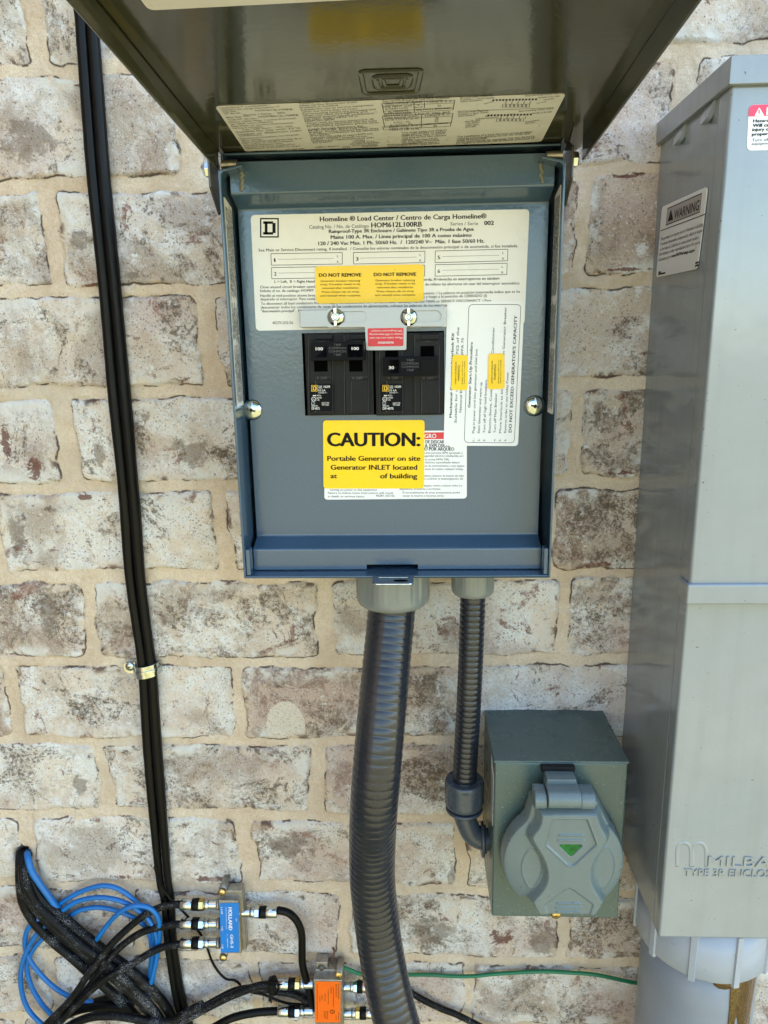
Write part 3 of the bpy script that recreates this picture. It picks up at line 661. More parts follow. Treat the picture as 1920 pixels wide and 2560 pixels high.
# ---- breakers
def Z5(x, y): return (720+x*.2652, 740+y*.2652)
mb = MB(); mb.box((OX0-.003, -.0560, OZ0-.003), (OX1+.003, -.050, OZ1+.003)); mb.build('breaker_recess', 'void', panel)
DB = .0705
def boxpx(m_, x0, y0, x1, y1, d0, d1, mi=0):
    """box whose front face (at d1) covers the pixel rectangle"""
    a = at(*Z5(x0, y0), d1); b = at(*Z5(x1, y1), d1); m_.box((a.x, -d1, b.z), (b.x, -d0, a.z), mi)
def breaker(k, x0, x1, poles, ybar, bar, cav, lab_px):
    t = MB(); boxpx(t, x0, 352, x1, 1120, .055, DB)
    for a, b in poles:
        boxpx(t, a, 356, b, 1112, .0700, .0738); 
        boxpx(t, a+62, 790, b-6, 1106, .0730, .0747)
        boxpx(t, a+62, 362, b-6, 408, .0730, .0747)
        boxpx(t, a+20, 412, b-10, 425, .0730, .0742)
    o = t.build('circuit_breaker', 'black', panel, bevel=.0004)
    t = MB()
    for a, y0, b, y1 in cav: boxpx(t, a, y0, b, y1, .0735, .0739)
    t.build('handle_slot_shade', 'void', o)  # black blocks on the face paint the dark of the slots
    t = MB(); a0, a1 = bar
    boxpx(t, a0, ybar[0], a1, ybar[1], .0742, .0885); boxpx(t, a0-4, ybar[0]-6 if k else ybar[1]-16, a1+4, ybar[0]+14 if k else ybar[1]+4, .0742, .0842)
    for (a, b) in ((a0+14, a0+150), (a1-156, a1-14)): boxpx(t, a, ybar[0]+22, b, ybar[1]-26, .0880, .0905)
    mid = (a0+a1)/2; pl = front(.0886)
    for i, s in enumerate(('TRIP', 'COMMON', 'COMMON', 'TRIP')):
        w = 36 if len(s) == 4 else 82; y = ybar[0]+34+i*31
        txt(t, s, pl, Z5(mid-w, y), Z5(mid+w, y), 6, 2, .01, .0001)
    pl = front(.0906)
    for s, x, y, w in lab_px: txt(t, s, pl, Z5(x, y), Z5(x+w, y), 8, 1, .02, .0001)
    h = t.build('handle_tie', ['black_tie', 'whiteink', 'embossed'], o, bevel=.0005)
    t = MB(); pl = front(.0748)
    a, b = poles[0]; x = a+30
    plate(t, pl, [Z5(a+12, 828), Z5(b-4, 828), Z5(b-6, 1086), Z5(a+16, 1086)], .0008, .0001, 0)
    ox = x-222 if not k else x-222
    squareD(t, pl, *Z5(x+0, 840), *Z5(x+58, 900), 2, 0, .0002, .00006)
    for s, X_, Y_, W_, cap, bo in (('TYPE', 65, 860, 36, 4.2, 0), ('TIPO', 65, 874, 36, 4.2, 0), ('HOM', 118, 866, 56, 6, .02), ('10 kA', 66, 900, 68, 6, .01), ('120/240 V~', 66, 918, 84, 3.6, 0),
            ('Al/Cu', 50, 944, 42, 4, 0), ('LISTED', 48, 966, 52, 4, 0), ('C.B.', 50, 986, 28, 4.6, 0), ('HACR TYPE', 98, 1016, 70, 4, 0), ('TIPO CARR', 98, 1034, 66, 4, 0),
            ('ISSUE NO.', 4, 1044, 60, 4, 0), ('DP-4075', 4, 1072, 74 if not k else 100, 6.6, .012)):
        txt(t, s, pl, Z5(x+X_, Y_), Z5(x+X_+W_, Y_), cap, 1, bo, .0003)
    ring = Z5(x+22, 972)
    cpt = pl.hit(*ring, .0003)
    for j in range(20):
        a_, b_ = 2*math.pi*j/20, 2*math.pi*(j+1)/20; ro, ri = .0016, .0013
        e = [cpt+Vector((math.cos(q), 0, math.sin(q)))*r_ for q, r_ in ((a_, ri), (a_, ro), (b_, ro), (b_, ri))]; t.add(e, [(0, 1, 2, 3)], 1)
    txt(t, 'UL', pl, Z5(x+12, 980), Z5(x+32, 980), 4, 1, .01, .0003)
    frame_px(t, pl, [Z5(x+4, 998), Z5(x+26, 998), Z5(x+26, 1026), Z5(x+4, 1026)], .0002, 1)
    if k:
        frame_px(t, pl, [Z5(x-8, 956), Z5(x+38, 956), Z5(x+38, 986), Z5(x-8, 986)], .0002, 1) if False else None
    line(t, pl, Z5(x+14, 938), Z5(x+44, 940), .0006)
    t.build('breaker_label', ['black_tie', 'whiteink', 'yellowink'], o)
    t = MB(); pl = front(.0748)
    for a, b in poles:
        txt(t, 'OFF', pl, Z5(a+108, 810), Z5(a+178, 810), 8, 0, 0, .0001) if False else None
        for xx in (a+70,): line(t, pl, Z5(xx, 792), Z5(xx, 1100), .00018, 0, .0002)
        line(t, front(.0739), Z5(b-3, 470), Z5(b-3, 1108), .00016, 0, .0002); line(t, front(.0739), Z5(a+3, 370), Z5(a+8, 1108), .00016, 0, .0002)  # lighter lines paint bevel highlights along the pole edges
    p738 = front(.0739)
    for a, b in poles:
        line(t, p738, Z5(a+64, 765), Z5(b-12, 762), .00012, 0, .0002)
        txt(t, '0  OFF', p738, Z5(a+82, 790), Z5(a+178, 790), 8, 0, -.004, .0001)
        txt(t, 'I  ON', p738, Z5(a+72, 432), Z5(a+150, 432), 8, 0, -.004, .0001)
    t.build('moulded_text_and_highlights', ['embossed'], o)
breaker(0, 152, 812, ((190, 425), (525, 765)), (437, 600), (212, 718), ((243, 600, 375, 712), (575, 600, 705, 712)), (('100', 262, 512, 66), ('100', 601, 509, 66)))
breaker(1, 816, 1460, ((860, 1085), (1190, 1430)), (582, 750), (895, 1408), ((915, 500, 1040, 582), (1248, 472, 1378, 582)), (('30', 950, 690, 48),))

# ---- interlock plate: fixed rail, sliding plate with two slots and a tongue
d0 = .0712
mb = MB(); plate(mb, front(.0684), [Z5(124, 138), Z5(1470, 112), Z5(1474, 280), Z5(128, 298)], .0007, .0068)
rail = mb.build('interlock_rail', 'alu', panel, bevel=.0003)
PI_ = front(.0753)
outer = [Z5(375, 118), Z5(1478, 104), Z5(1482, 284), Z5(1118, 288), Z5(1116, 508), Z5(738, 512), Z5(728, 292), Z5(376, 296)]
op = rounded([PI_.hit(*p) for p in outer], [.0006, .0008, .0012, .0012, .0012, .0012, .0012, .0006], 4)
def stadium(x0, x1, y0, y1, n=8):
    a = PI_.hit(*Z5(x0, y0)); b = PI_.hit(*Z5(x1, y1)); r = abs(a.z-b.z)/2; zc = (a.z+b.z)/2
    pts = [Vector((b.x-r+r*math.cos(t), a.y, zc+r*math.sin(t))) for t in [-math.pi/2+math.pi*k/n for k in range(n+1)]]
    pts += [Vector((a.x+r+r*math.cos(t), a.y, zc+r*math.sin(t))) for t in [math.pi/2+math.pi*k/n for k in range(n+1)]]
    return pts
cu = bpy.data.curves.new('interlock_slide', 'CURVE'); cu.dimensions = '2D'; cu.fill_mode = 'BOTH'; cu.extrude = .0011*100
for lp_ in (op, stadium(400, 750, 150, 250), stadium(1090, 1446, 142, 246)):
    sp_ = cu.splines.new('POLY'); sp_.points.add(len(lp_)-1); sp_.use_cyclic_u = True
    for p_, v_ in zip(sp_.points, lp_): p_.co = (v_.x*100, v_.z*100, 0, 1)
tmp = bpy.data.objects.new('tmp', cu); C.objects.link(tmp)
me = bpy.data.meshes.new_from_object(tmp.evaluated_get(bpy.context.evaluated_depsgraph_get())); bpy.data.objects.remove(tmp)
me.name = 'interlock_slide'
for v in me.vertices: v.co = (v.co.x/100, -.0764-v.co.z/100, v.co.y/100)
bm = bmesh.new(); bm.from_mesh(me); bmesh.ops.remove_doubles(bm, verts=bm.verts, dist=1e-6); bmesh.ops.recalc_face_normals(bm, faces=bm.faces); bm.to_mesh(me); bm.free()
me.materials.clear(); me.materials.append(M['alu'])
slide = bpy.data.objects.new('interlock_slide', me); C.objects.link(slide); slide.parent = panel
PW = front(.0776)
rl = MB(); plate(rl, PW, [Z5(750, 305), Z5(1090, 300), Z5(1088, 472), Z5(754, 476)], .0010, .0002)
for s, x0, y0, x1, cap, b in (('WARNING!', 998, 427, 848, 6, .035), ('Please make sure the main', 1077, 386, 768, 4.8, .02), ('breaker is OFF when turning', 1078, 352, 768, 4.8, .02), ('ON the generator breaker!', 1077, 320, 785, 4.8, .02)):
    txt(rl, s, PW, Z5(x0, y0), Z5(x1, y0+3), cap, 1, b, .0004)
rl.build('interlock_warning_label', ['red', 'whiteink'], slide)
for x, y in ((450, 200), (1138, 200)):
    c0 = PW.hit(*Z5(x, y)); mb = MB(); ax = Vector((0, -1, 0))
    mb.lathe(c0, ax, [(0, .0058), (.0006, .0058), (.0016, .0048), (.0022, .0034), (.0024, .0032)], 40)
    mb.lathe(c0, ax, [(.0020, .0030), (.0034, .0030), (.0040, .0026), (.0040, .0016), (.0034, .0013)], 32)
    mb.box((c0.x-.0010, c0.y-.0045, c0.z+.0026), (c0.x+.0010, c0.y-.0018, c0.z+.0060))
    mb.box((c0.x-.0010, c0.y-.0045, c0.z-.0060), (c0.x+.0010, c0.y-.0018, c0.z-.0026))
    mb.build('slide_screw', 'zinc', panel, bevel=.0002)

# ---- narrow rating strips on the inner faces of the side walls
def strip(sx, n, tops, name):
    x = (XL+T+.0001) if sx < 0 else (XR-T-.0001); pl = Pl((x, 0, 0), n); mb = MB()
    zt, zb = tops; dA, dB = .0925, .0735
    P_ = [Vector((x, -dA, zt)), Vector((x, -dB, zt-.004 if sx > 0 else zt-.004)), Vector((x, -dB, zb)), Vector((x, -dA, zb))]
    mb.prism(rounded(P_, .0015), Vector(n)*.0002, 0)
    rnd = random.Random(3); off = Vector(n)*.00035
    for k in range(9):
        y = -dA+.0015+k*.0019; z = zt-.006
        while z > zb+.004:
            l = rnd.uniform(.0008, .0060)
            if not (.45 < (zt-z)/(zt-zb) < .48 or .66 < (zt-z)/(zt-zb) < .69):
                w = rnd.choice((.0007, .0009, .0012)); z2 = max(z-l, zb+.003)
                mb.add([Vector((x, y, z))+off, Vector((x, y+w, z))+off, Vector((x, y+w, z2))+off, Vector((x, y, z2))+off], [(0, 1, 2, 3)], 1)
            z -= l+rnd.uniform(.0004, .0012)
    mb.build(name, ['cream', 'inkgrey'], body)
strip(-1, (1, 0, 0), (-.108, -.244), 'side_label'); strip(1, (-1, 0, 0), (-.106, -.252), 'side_label')

# ---- latch
mb = MB(); a = at(925, 1456, .112); b = at(1039, 1456, .112); zt = at(980, 1425, .083).z
x0, x1 = a.x+.001, b.x-.001
pts = rounded([Vector((x0+.001, -.0800, zt)), Vector((x1-.001, -.0800, zt)), Vector((x1, -.1130, zt)), Vector((x0, -.1130, zt))], [0, 0, .005, .005], 6)
mb.prism(pts, (0, 0, -.0013), 0)
latch = mb.build('latch_tab', 'steel', panel, bevel=.0003)
latch.data.materials[0] = M['latch'] = mat('latch_enamel', (.10, .13, .16), .22, metal=.3)
mb = MB(); mb.box((x0+.0045, -.1025, zt+.0001), (x1-.0045, -.1012, zt+.0009)); mb.build('latch_ridge', 'zinc', latch, bevel=.0003)
mb = MB(); xc = x1-.0095; mb.prism([Vector((xc+.0052*math.cos(t), -.1075+.0022*math.sin(t), zt+.00005)) for t in [2*math.pi*k/20 for k in range(20)]], (0, 0, .0002), 0)
mb.build('padlock_hole_shade', 'void', latch)  # black disc laid on the tab paints the dark of the hole
mb = MB(); mb.tube([Vector((x0+.001, -.1128, zt-.0006)), Vector((x0+.004, -.1136, zt-.0006)), Vector((x1-.004, -.1136, zt-.0006)), Vector((x1-.001, -.1128, zt-.0006))], .0007, 8)
mb.build('worn_edge', 'steel', latch)

# ---- lid, hinged at the top and standing out towards the viewer
LA = math.radians(3.6); LH = Vector((-.0145, -.088, -.0792))                 # hinge line, middle
LD = Vector((0, -math.cos(LA), math.sin(LA))); LN = Vector((0, -math.sin(LA), -math.cos(LA)))   # along the lid / out of its inner face
LXL, LXR, LL, FD = -.1250, .1080, .292, .0128
PLid = Pl(LH, LN)
def lp(x, t, n): return Vector((x, 0, 0)) + Vector((0, LH.y, LH.z)) + LD*t + LN*n
mb = MB()
def lbox(x0, x1, t0, t1, n0, n1, mi=0):
    c_ = [lp(x, t, n) for n in (n0, n1) for t in (t0, t1) for x in (x0, x1)]
    mb.add(c_, [(0, 1, 3, 2), (4, 6, 7, 5), (0, 4, 5, 1), (2, 3, 7, 6), (0, 2, 6, 4), (1, 5, 7, 3)], mi)
lbox(LXL-.0015, LXR+.0015, -.022, LL, -.0015, 0)
lbox(LXL-.0015, LXL, .0, LL, .00, FD); lbox(LXR, LXR+.0015, .0, LL, .00, FD)
lbox(LXL, LXR, LL-.0015, LL, 0, FD)
lid = mb.build('lid', 'paint_lid', panel, bevel=.0006)
# the lid's ears that carry the hinge bolts, outside the box
mb = MB()
for s, xe in ((-1, XL-.0060), (1, XR+.0030)):
    z0 = -.0815; pts = [Vector((xe, -.0985, z0-.004)), Vector((xe, -.082, z0+.003)), Vector((xe, -.072, z0-.002)), Vector((xe, -.072, z0-.030)), Vector((xe, -.080, z0-.036)), Vector((xe, -.0985, z0-.022))]
    mb = MB(); mb.prism(pts, (.0016, 0, 0)); mb.build('hinge_ear', 'paint_lid', lid, bevel=.0004)
for s, xe in ((-1, XL-.0060), (1, XR+.0046)):
    z0 = -.0915; mb = MB(); c0 = Vector((xe, -.090, z0)); mb.lathe(c0, (s, 0, 0), [(0, .0050), (.0035, .0050), (.0044, .0040)], 6, smooth=False)
    mb.build('hinge_bolt', 'steel', panel, bevel=.0003)
    mb = MB(); c0 = Vector((XL+T if s < 0 else XR-T, -.0935, -.0893))
    pr = []
    for k in range(15): pr += [(k*.0007, .0021), (k*.0007+.00035, .0026)]
    mb.lathe(c0, (-s, 0, 0), pr, 20); mb.build('bolt_thread', 'castzinc', panel)
# embossed emblem on the inside of the lid
mb = MB()
def ring(c4, w, h, lift=0, rad=.004):
    q = [PLid.hit(*p) for p in c4]; q = rounded(q, rad, 4); ctr = sum(q, Vector())/len(q); n = len(q)
    def off(p, k): v = p-ctr; return p - v.normalized()*k
    A = q; B = [off(p, w*.3)+LN*h for p in q]; D = [off(p, w*.7)+LN*h for p in q]; E_ = [off(p, w) for p in q]
    mb.open = True
    vs = A+B+D+E_
    mb.add(vs, [(r*n+i, r*n+(i+1) % n, (r+1)*n+(i+1) % n, (r+1)*n+i) for r in range(3) for i in range(n)], 0, True)
ring([(893, 176), (1061, 171), (1049, 233), (905, 238)], .0035, .0006)
ring([(926, 188), (1036, 184), (1028, 222), (934, 226)], .0040, .0007, rad=.005)
ring([(952, 194), (1012, 192), (1008, 216), (956, 218)], .0025, .0005, rad=.003)
mb.build('embossed_emblem', 'paint_lid', lid)
# wiring label on the lid
LQ = [(537, 265), (1415, 233), (1353, 354), (614, 379)]
ll = MB(); plate(ll, PLid, LQ, .0035, .0002); q = quadmap(LQ)
def Z1(x, y): return (150+x*.5124, y*.5124)
def ZR(x, y): return (950+x*.5847, y*.5847)
def LL1(s, x0, y0, x1, y1, cap, b=.01): txt(ll, s, PLid, Z1(x0, y0), Z1(x1, y1), cap*.5124, 1, b, .0003)
def LL2(s, x0, y0, x1, y1, cap, b=.01): txt(ll, s, PLid, ZR(x0, y0), ZR(x1, y1), cap*.5847, 1, b, .0003)
for a_ in (('Homeline™ Loadcenter /', 785, 531, 1030, 515, 9, .02), ('Centro de carga Homeline ™', 792, 541, 1072, 524, 9, .02), ('Cat. No.:', 798, 550, 868, 545, 9), ('HOM612L100RB', 955, 544, 1136, 537, 10, .03),
    ('N° de cat.:', 805, 559, 890, 553, 9), ('Series / Serie :  002', 898, 565, 1100, 553, 9, .015), ('Box Cat. No.:', 815, 577, 935, 569, 9), ('HOMB612L100RB', 972, 574, 1165, 565, 10, .03),
    ('Caja N° de cat.:', 822, 588, 965, 580, 9), ('Mains 100A Max. / Linea Principal', 828, 600, 1150, 580, 9, .02), ('de 100A como Máximo', 834, 610, 1040, 597, 9, .02), ('See Main or service Disconnect', 840, 620, 1140, 602, 9),
    ('rating if installed', 846, 629, 990, 621, 8), ('120 / 240 Vac/~  1Ph, 3W.', 895, 637, 1140, 618, 9, .02), ('Suitable for use with 75°C', 862, 649, 1176, 628, 11, .035), ('copper or aluminum main', 870, 660, 1180, 640, 11, .035),
    ('conductors.', 878, 667, 990, 660, 10, .035), ('See branch breakers for branch', 880, 680, 1166, 660, 9), ('wire ratings.', 886, 688, 990, 682, 9), ('Main terminals suitable for No. 8 to', 892, 697, 1182, 678, 9),
    ('No. 1 wire or 1/0 SE Compact', 897, 705, 1140, 690, 9), ('stranded aluminum wire.', 900, 713, 1090, 702, 9), ('Neutral Lug Kit is required for', 905, 722, 1150, 706, 9), ('termination of #3 AWG or larger', 910, 729, 1175, 714, 8),
    ('AMPERE RATING', 935, 742, 1058, 735, 7), ('KIT CAT. NO.', 1105, 733, 1195, 727, 7), ('70', 985, 748, 1003, 747, 7), ('LK70AN', 1120, 740, 1180, 737, 7),
    ('Suitable for use as service equipment', 1168, 509, 1526, 486, 9, .015), ('when service disconnect (main', 1170, 519, 1450, 501, 9, .015), ('breaker) is installed.', 1172, 529, 1362, 517, 9, .015),
    ('Suitable for use as service equipment', 1176, 540, 1530, 516, 9, .015), ('when not more than six main', 1180, 550, 1450, 533, 9, .015), ('disconnecting means are provided and', 1184, 560, 1540, 537, 9, .015), ('when not used as a lighting and', 1186, 569, 1500, 548, 9, .015),
    ('appliance branch circuit panelboard.', 1189, 578, 1535, 556, 9, .015), ('See NEC, ANSI / NFPA 70 or', 1195, 588, 1458, 570, 9, .015), ('NOM-001-SEDE.', 1197, 596, 1345, 586, 9, .015), ('When used as service equipment, all', 1200, 606, 1530, 584, 9, .015),
    ('unused neutral terminals may be used', 1203, 614, 1545, 592, 9, .015), ('for terminating equipment ground wires.', 1206, 622, 1558, 600, 9, .015), ('Install Service Entrance Kit', 1212, 634, 1480, 618, 9, .015), ('PKSB1HOMBF. Back-Fed Main', 1214, 642, 1500, 624, 9, .015),
    ('Breaker. Service Entrance barrier does', 1217, 650, 1552, 629, 9, .015), ('not allow conductor to be serviced', 1220, 658, 1555, 637, 9, .015), ('energized.', 1222, 666, 1320, 659, 9), ('Use only SQUARE D type HOM and', 1226, 676, 1525, 655, 9, .02),
    ('HOMT, HOMFT branch circuit', 1228, 684, 1500, 667, 9, .02), ('breakers and replacement parts with', 1231, 692, 1530, 674, 9), ('this product.', 1234, 700, 1330, 693, 9), ('LISTED', 1435, 690, 1488, 687, 7, .02),
    ('CLASS CTL', 1425, 698, 1540, 692, 6, .04), ('ENCLOSED PANELBOARD', 1415, 706, 1560, 698, 6, .04), ('ISSUE NO. E-6481', 1425, 713, 1545, 706, 6, .04), ('Made in Mexico', 1248, 722, 1362, 715, 8, .02), ('[73]', 1382, 722, 1414, 720, 9), ('NVE45099', 1475, 718, 1552, 714, 8, .02)):
    LL1(*a_)
for a_ in (('LUG TORQUE DATA', 70, 426, 228, 417, 9, .02), ('See circuit breakers and field installed', 12, 436, 296, 422, 8), ('units for wire binding screw torques.', 14, 444, 270, 432, 8), ('WIRE RANGE (AWG)', 22, 449, 180, 440, 8, .015), ('TORQUE lb.-in.', 200, 441, 312, 435, 8, .015),
    ('LINE NEUT. LUG', 14, 462, 136, 456, 8, .01), ('8', 160, 452, 168, 452, 7), ('6-1/0', 150, 462, 182, 460, 7), ('50', 246, 456, 262, 455, 8), ('& MAIN LUGS', 24, 471, 120, 465, 8, .01), ('ALTERNATE', 35, 482, 122, 476, 8, .01), ('MAIN BREAKER', 22, 491, 135, 485, 8, .01),
    ('SEE MAIN BREAKER', 155, 474, 305, 465, 8, .015), ('BRANCH NEUT. & EQUIP. GRD. BAR', 18, 500, 300, 483, 8, .02), ('WIRE RANGE (AWG)', 20, 510, 165, 500, 8, .015), ('TORQUE lb.-in.', 190, 500, 302, 492, 8, .015), ('14-10 CU, 12-10 AL', 24, 518, 168, 509, 7), ('20', 236, 506, 250, 506, 7),
    ('8 CU - AL', 60, 528, 130, 523, 7), ('25', 234, 515, 250, 514, 7), ('6 - 4 CU - AL', 45, 538, 140, 532, 7), ('35', 232, 523, 246, 523, 7), ('EQUIP. GRD. BAR COMBINATIONS', 40, 546, 290, 529, 7, .02), ('TWO 14 OR 12 CU', 40, 554, 170, 548, 7, .02), ('25', 228, 542, 244, 541, 7), ('TWO 12 OR 10 AL', 38, 561, 170, 554, 7, .02),
    ('Two single poles, one plug on', 92, 571, 286, 558, 7), ('single type HOMT or may be', 94, 579, 282, 566, 7), ('HOM 70 Amp. Max. or HOMT', 94, 586, 282, 574, 7), ('may plug on any two adjacent', 96, 593, 284, 581, 7), ('spaces.', 96, 600, 140, 597, 7), ('Use two pole type HOM', 92, 605, 245, 595, 7), ('100 Amp. Max. Two plug', 94, 612, 252, 601, 7), ('on positions.', 94, 618, 180, 612, 7),
    ('Maximum continuous loads not to', 33, 622, 244, 610, 7), ('exceed 80% of the overcurrent', 35, 628, 256, 615, 7),
    ('Ground when required', 342, 423, 480, 412, 7), ('Conexión a tierra cuando', 343, 431, 490, 420, 7), ('fuese necesario.', 344, 438, 438, 431, 7), ('Box bonding when req’d', 622, 413, 770, 402, 7), ('Unión a la caja', 676, 421, 768, 413, 7), ('cuando', 700, 429, 745, 424, 7), ('Line / Linea', 448, 446, 487, 436, 7), ('Line / Línea', 672, 444, 712, 436, 7),
    ('Ground when required', 333, 485, 462, 475, 7), ('Conexión a tierra cuando', 334, 493, 465, 482, 7), ('fuese necesario.', 334, 500, 410, 494, 7), ('Box bonding when req’d', 595, 479, 740, 467, 7), ('Unión a la caja', 650, 488, 735, 480, 7), ('Subalimentación', 410, 512, 505, 504, 7), ('S/F', 450, 501, 472, 499, 7),
    ('Main Breaker', 366, 524, 432, 517, 7), ('Type HOM /', 367, 532, 428, 526, 7), ('Interruptor', 367, 540, 425, 534, 7), ('principal', 366, 547, 410, 542, 7), ('Equipment', 624, 524, 682, 516, 7), ('Ground', 622, 532, 662, 526, 7),
    ('The installation of a back fed main circuit breaker', 330, 589, 650, 567, 8, .01), ('requires a service entrance barrier kit, order and', 330, 597, 640, 574, 8, .01), ('install PKSB1HOMBF.', 330, 604, 460, 595, 8, .01), ('Order grounding bar kit separately. Cat. No. PK7GTA.', 328, 611, 664, 588, 8, .01), ('For repairs or alterations call an electric contractor or', 326, 617, 660, 595, 8, .01)):
    LL2(*a_)
for p, w_ in (([(8, 443), (320, 428), (312, 470), (18, 488)], .0004), ([(10, 497), (312, 484), (305, 526), (20, 545)], .0004), ([(12, 541), (304, 524), (300, 540), (16, 556)], .0004)):
    frame_px(ll, PLid, [ZR(*k) for k in p], w_)
line(ll, PLid, ZR(145, 440), ZR(147, 482), .0004); line(ll, PLid, ZR(190, 438), ZR(190, 462), .0004); line(ll, PLid, ZR(10, 453), ZR(318, 440), .0004); line(ll, PLid, ZR(12, 476), ZR(314, 462), .0004); line(ll, PLid, ZR(178, 490), ZR(176, 548), .0004); line(ll, PLid, ZR(12, 510), ZR(308, 497), .0004)
line(ll, PLid, ZR(332, 476), ZR(745, 461), .0004)
for k in range(14): plate(ll, PLid, [ZR(482+k*14, 425-k*.3), ZR(490+k*14, 425-k*.3), ZR(488+k*14, 432-k*.3), ZR(480+k*14, 432-k*.3)], 0, .00005, 1, .0003)
for k in range(7): frame_px(ll, PLid, [ZR(525+k*17, 446), ZR(538+k*17, 445), ZR(536+k*17, 458), ZR(523+k*17, 459)], .0003)
for k in range(14): plate(ll, PLid, [ZR(460+k*14, 490-k*.3), ZR(468+k*14, 490-k*.3), ZR(466+k*14, 497-k*.3), ZR(458+k*14, 497-k*.3)], 0, .00005, 1, .0003)
for k in range(7): frame_px(ll, PLid, [ZR(500+k*17, 508), ZR(513+k*17, 507), ZR(511+k*17, 518), ZR(498+k*17, 519)], .0003)
for k in range(5):
    line(ll, PLid, ZR(540+k*26, 432), ZR(536+k*26, 446), .0003); line(ll, PLid, ZR(520+k*26, 496), ZR(516+k*26, 508), .0003)
ll.build('wiring_label', ['cream', 'ink'], lid)
# second label nearer the lid's free edge
l2 = MB(); e = PLid.hit(396, 23); f = PLid.hit(837, 0); g = (f-e).normalized(); hdir = LN.cross(g); hdir = hdir if hdir.y < 0 else -hdir
p0 = PLid.hit(372, 25); l2.prism(rounded([p0, p0+g*.175, p0+g*.175+hdir*.085, p0+hdir*.085], .0035), LN*.0002, 0)
l2.build('upper_lid_label', ['cream'], lid)

# ================================================================ CONDUITS UNDER THE PANEL
def ribbed(pitch, depth, w=.16):
    def f(s, a):
        p = ((s/pitch) % 1.0); g = max(0, 1-abs(p-.5)/w); sag = .010*math.sin(s*37+1.3*a)*0
        return 1-depth*g + depth*.12*math.cos(p*2*math.pi)
    return f
def nut(name, c, ax, R, Hh, parent, m_, lobes, amp, inner):
    mb = MB()
    def md(h, a):
        t = abs(((a*lobes/2/math.pi) % 1)-.5)*2
        k = 1 if .12*Hh < h < .80*Hh else 0
        return 1 - (amp if (t > .62 and k) else 0) + (amp*.3 if t < .08 and k else 0)
    pr = [(0, R*.93), (.0008, R*.97), (Hh*.12, R)] + [(Hh*(.14+.66*k/8), R) for k in range(9)] + [(Hh*.88, R*.985), (Hh*.94, R*.95), (Hh*.985, R*.88), (Hh, R*.82), (Hh, inner)]
    mb.lathe(c, ax, pr, 144, 0, md); return mb.build(name, m_, parent)
big = thing('flexible_conduit', 'thick dark grey ribbed conduit curving down from beneath the panel latch', 'conduit', group='flexible conduits')
path = [(982, 1448, .046), (979, 1525, .047), (968, 1640, .060), (960, 1725, .071), (945, 1888, .088), (935, 2015, .090), (931, 2110, .080), (931, 2196, .076), (938, 2272, .076), (950, 2363, .080), (970, 2471, .092), (992, 2560, .101), (1022, 2660, .107), (1060, 2770, .110)]
pp = crom([at(*p) for p in path], .0009)
mb = MB(); mb.tube(pp, .0190, 56, 0, True, ribbed(.0062, .026, .10)); mb.build('conduit_sleeve', 'conduit', big)
cx_ = at(982, 1448, .046); nut('connector_nut', (cx_.x, -.0455, ZB-.0004), (0, 0, -1),   .0292, .0375, big, 'fitting', 9, .030, .0188)
small = thing('flexible_conduit', 'thin dark ribbed conduit running from panel down to the green inlet box', 'conduit', group='flexible conduits')
path = [(1182, 1440, .045), (1182, 1496, .045), (1178, 1620, .046), (1172, 1760, .047), (1166, 1860, .046), (1161, 1960, .045)]
pp = crom([at(*p) for p in path], .0008)
mb = MB(); mb.tube(pp, .0101, 40, 0, True, ribbed(.0048, .06, .2)); mb.build('conduit_sleeve', 'conduit', small)
cx_ = at(1182, 1455, .045); nut('connector_nut', (cx_.x, -.045, ZB-.0004), (0, 0, -1),   .0170, .0300, small, 'fitting', 8, .03, .0101)
c0 = at(1161, 1948, .045); nn = nut('connector_nut', (c0.x, c0.y, c0.z), (0, 0, -1), .0166, .0250, small, 'fitting_dark', 9, .035, .0103)
mb = MB(); mb.lathe((c0.x, c0.y, c0.z-.0262), (0, 0, -1), [(0, .0150), (.0004, .0158), (.0022, .0158), (.0026, .0150)], 48); mb.build('nut_collar', 'fitting_dark', small)
INX = .0600
ez = at(1212, 2098, .045).z
el = [(c0.x, c0.y, c0.z-.026), (c0.x+.0002, c0.y, c0.z-.034), (c0.x+.0020, c0.y, c0.z-.041), (c0.x+.0070, c0.y, ez+.006), (c0.x+.0150, c0.y, ez+.0006), (c0.x+.022, c0.y, ez), (INX+.001, c0.y, ez)]
mb = MB(); mb.tube(crom(el, .001), .0092, 32); mb.build('elbow', 'fitting_dark', small)
mb = MB(); mb.lathe((INX-.0048, c0.y, ez), (1, 0, 0), [(0, .0135), (.0004, .0148), (.0024, .0148), (.0028, .0135)], 44); mb.lathe((INX-.0018, c0.y, ez), (1, 0, 0), [(0, .0118), (.0016, .0118)], 44)
mb.build('elbow_flange', 'fitting_dark', small)

# ================================================================ GENERATOR INLET BOX
inlet = thing('generator_inlet_box', 'green-grey steel inlet box with round flip cover below the panel', 'inlet box')
DI = .0825
A_, B_ = at(1237, 1906, DI), at(1571, 1909, DI); zb = at(1390, 2294, DI).z; zt = (A_.z+B_.z)/2
mb = MB(); xa, xb = A_.x, B_.x
mb.box((xa, -DI, zb), (xb, 0, zt))
ibody = mb.build('box_shell', 'paint_green', inlet, bevel=.0016, seg=3)
mb = MB(); mb.box((xa-.0006, -DI+.0006, zt-.0010), (xb+.0010, -.0005, zt+.0012)); mb.build('top_flange', 'paint_green', inlet, bevel=.0005)
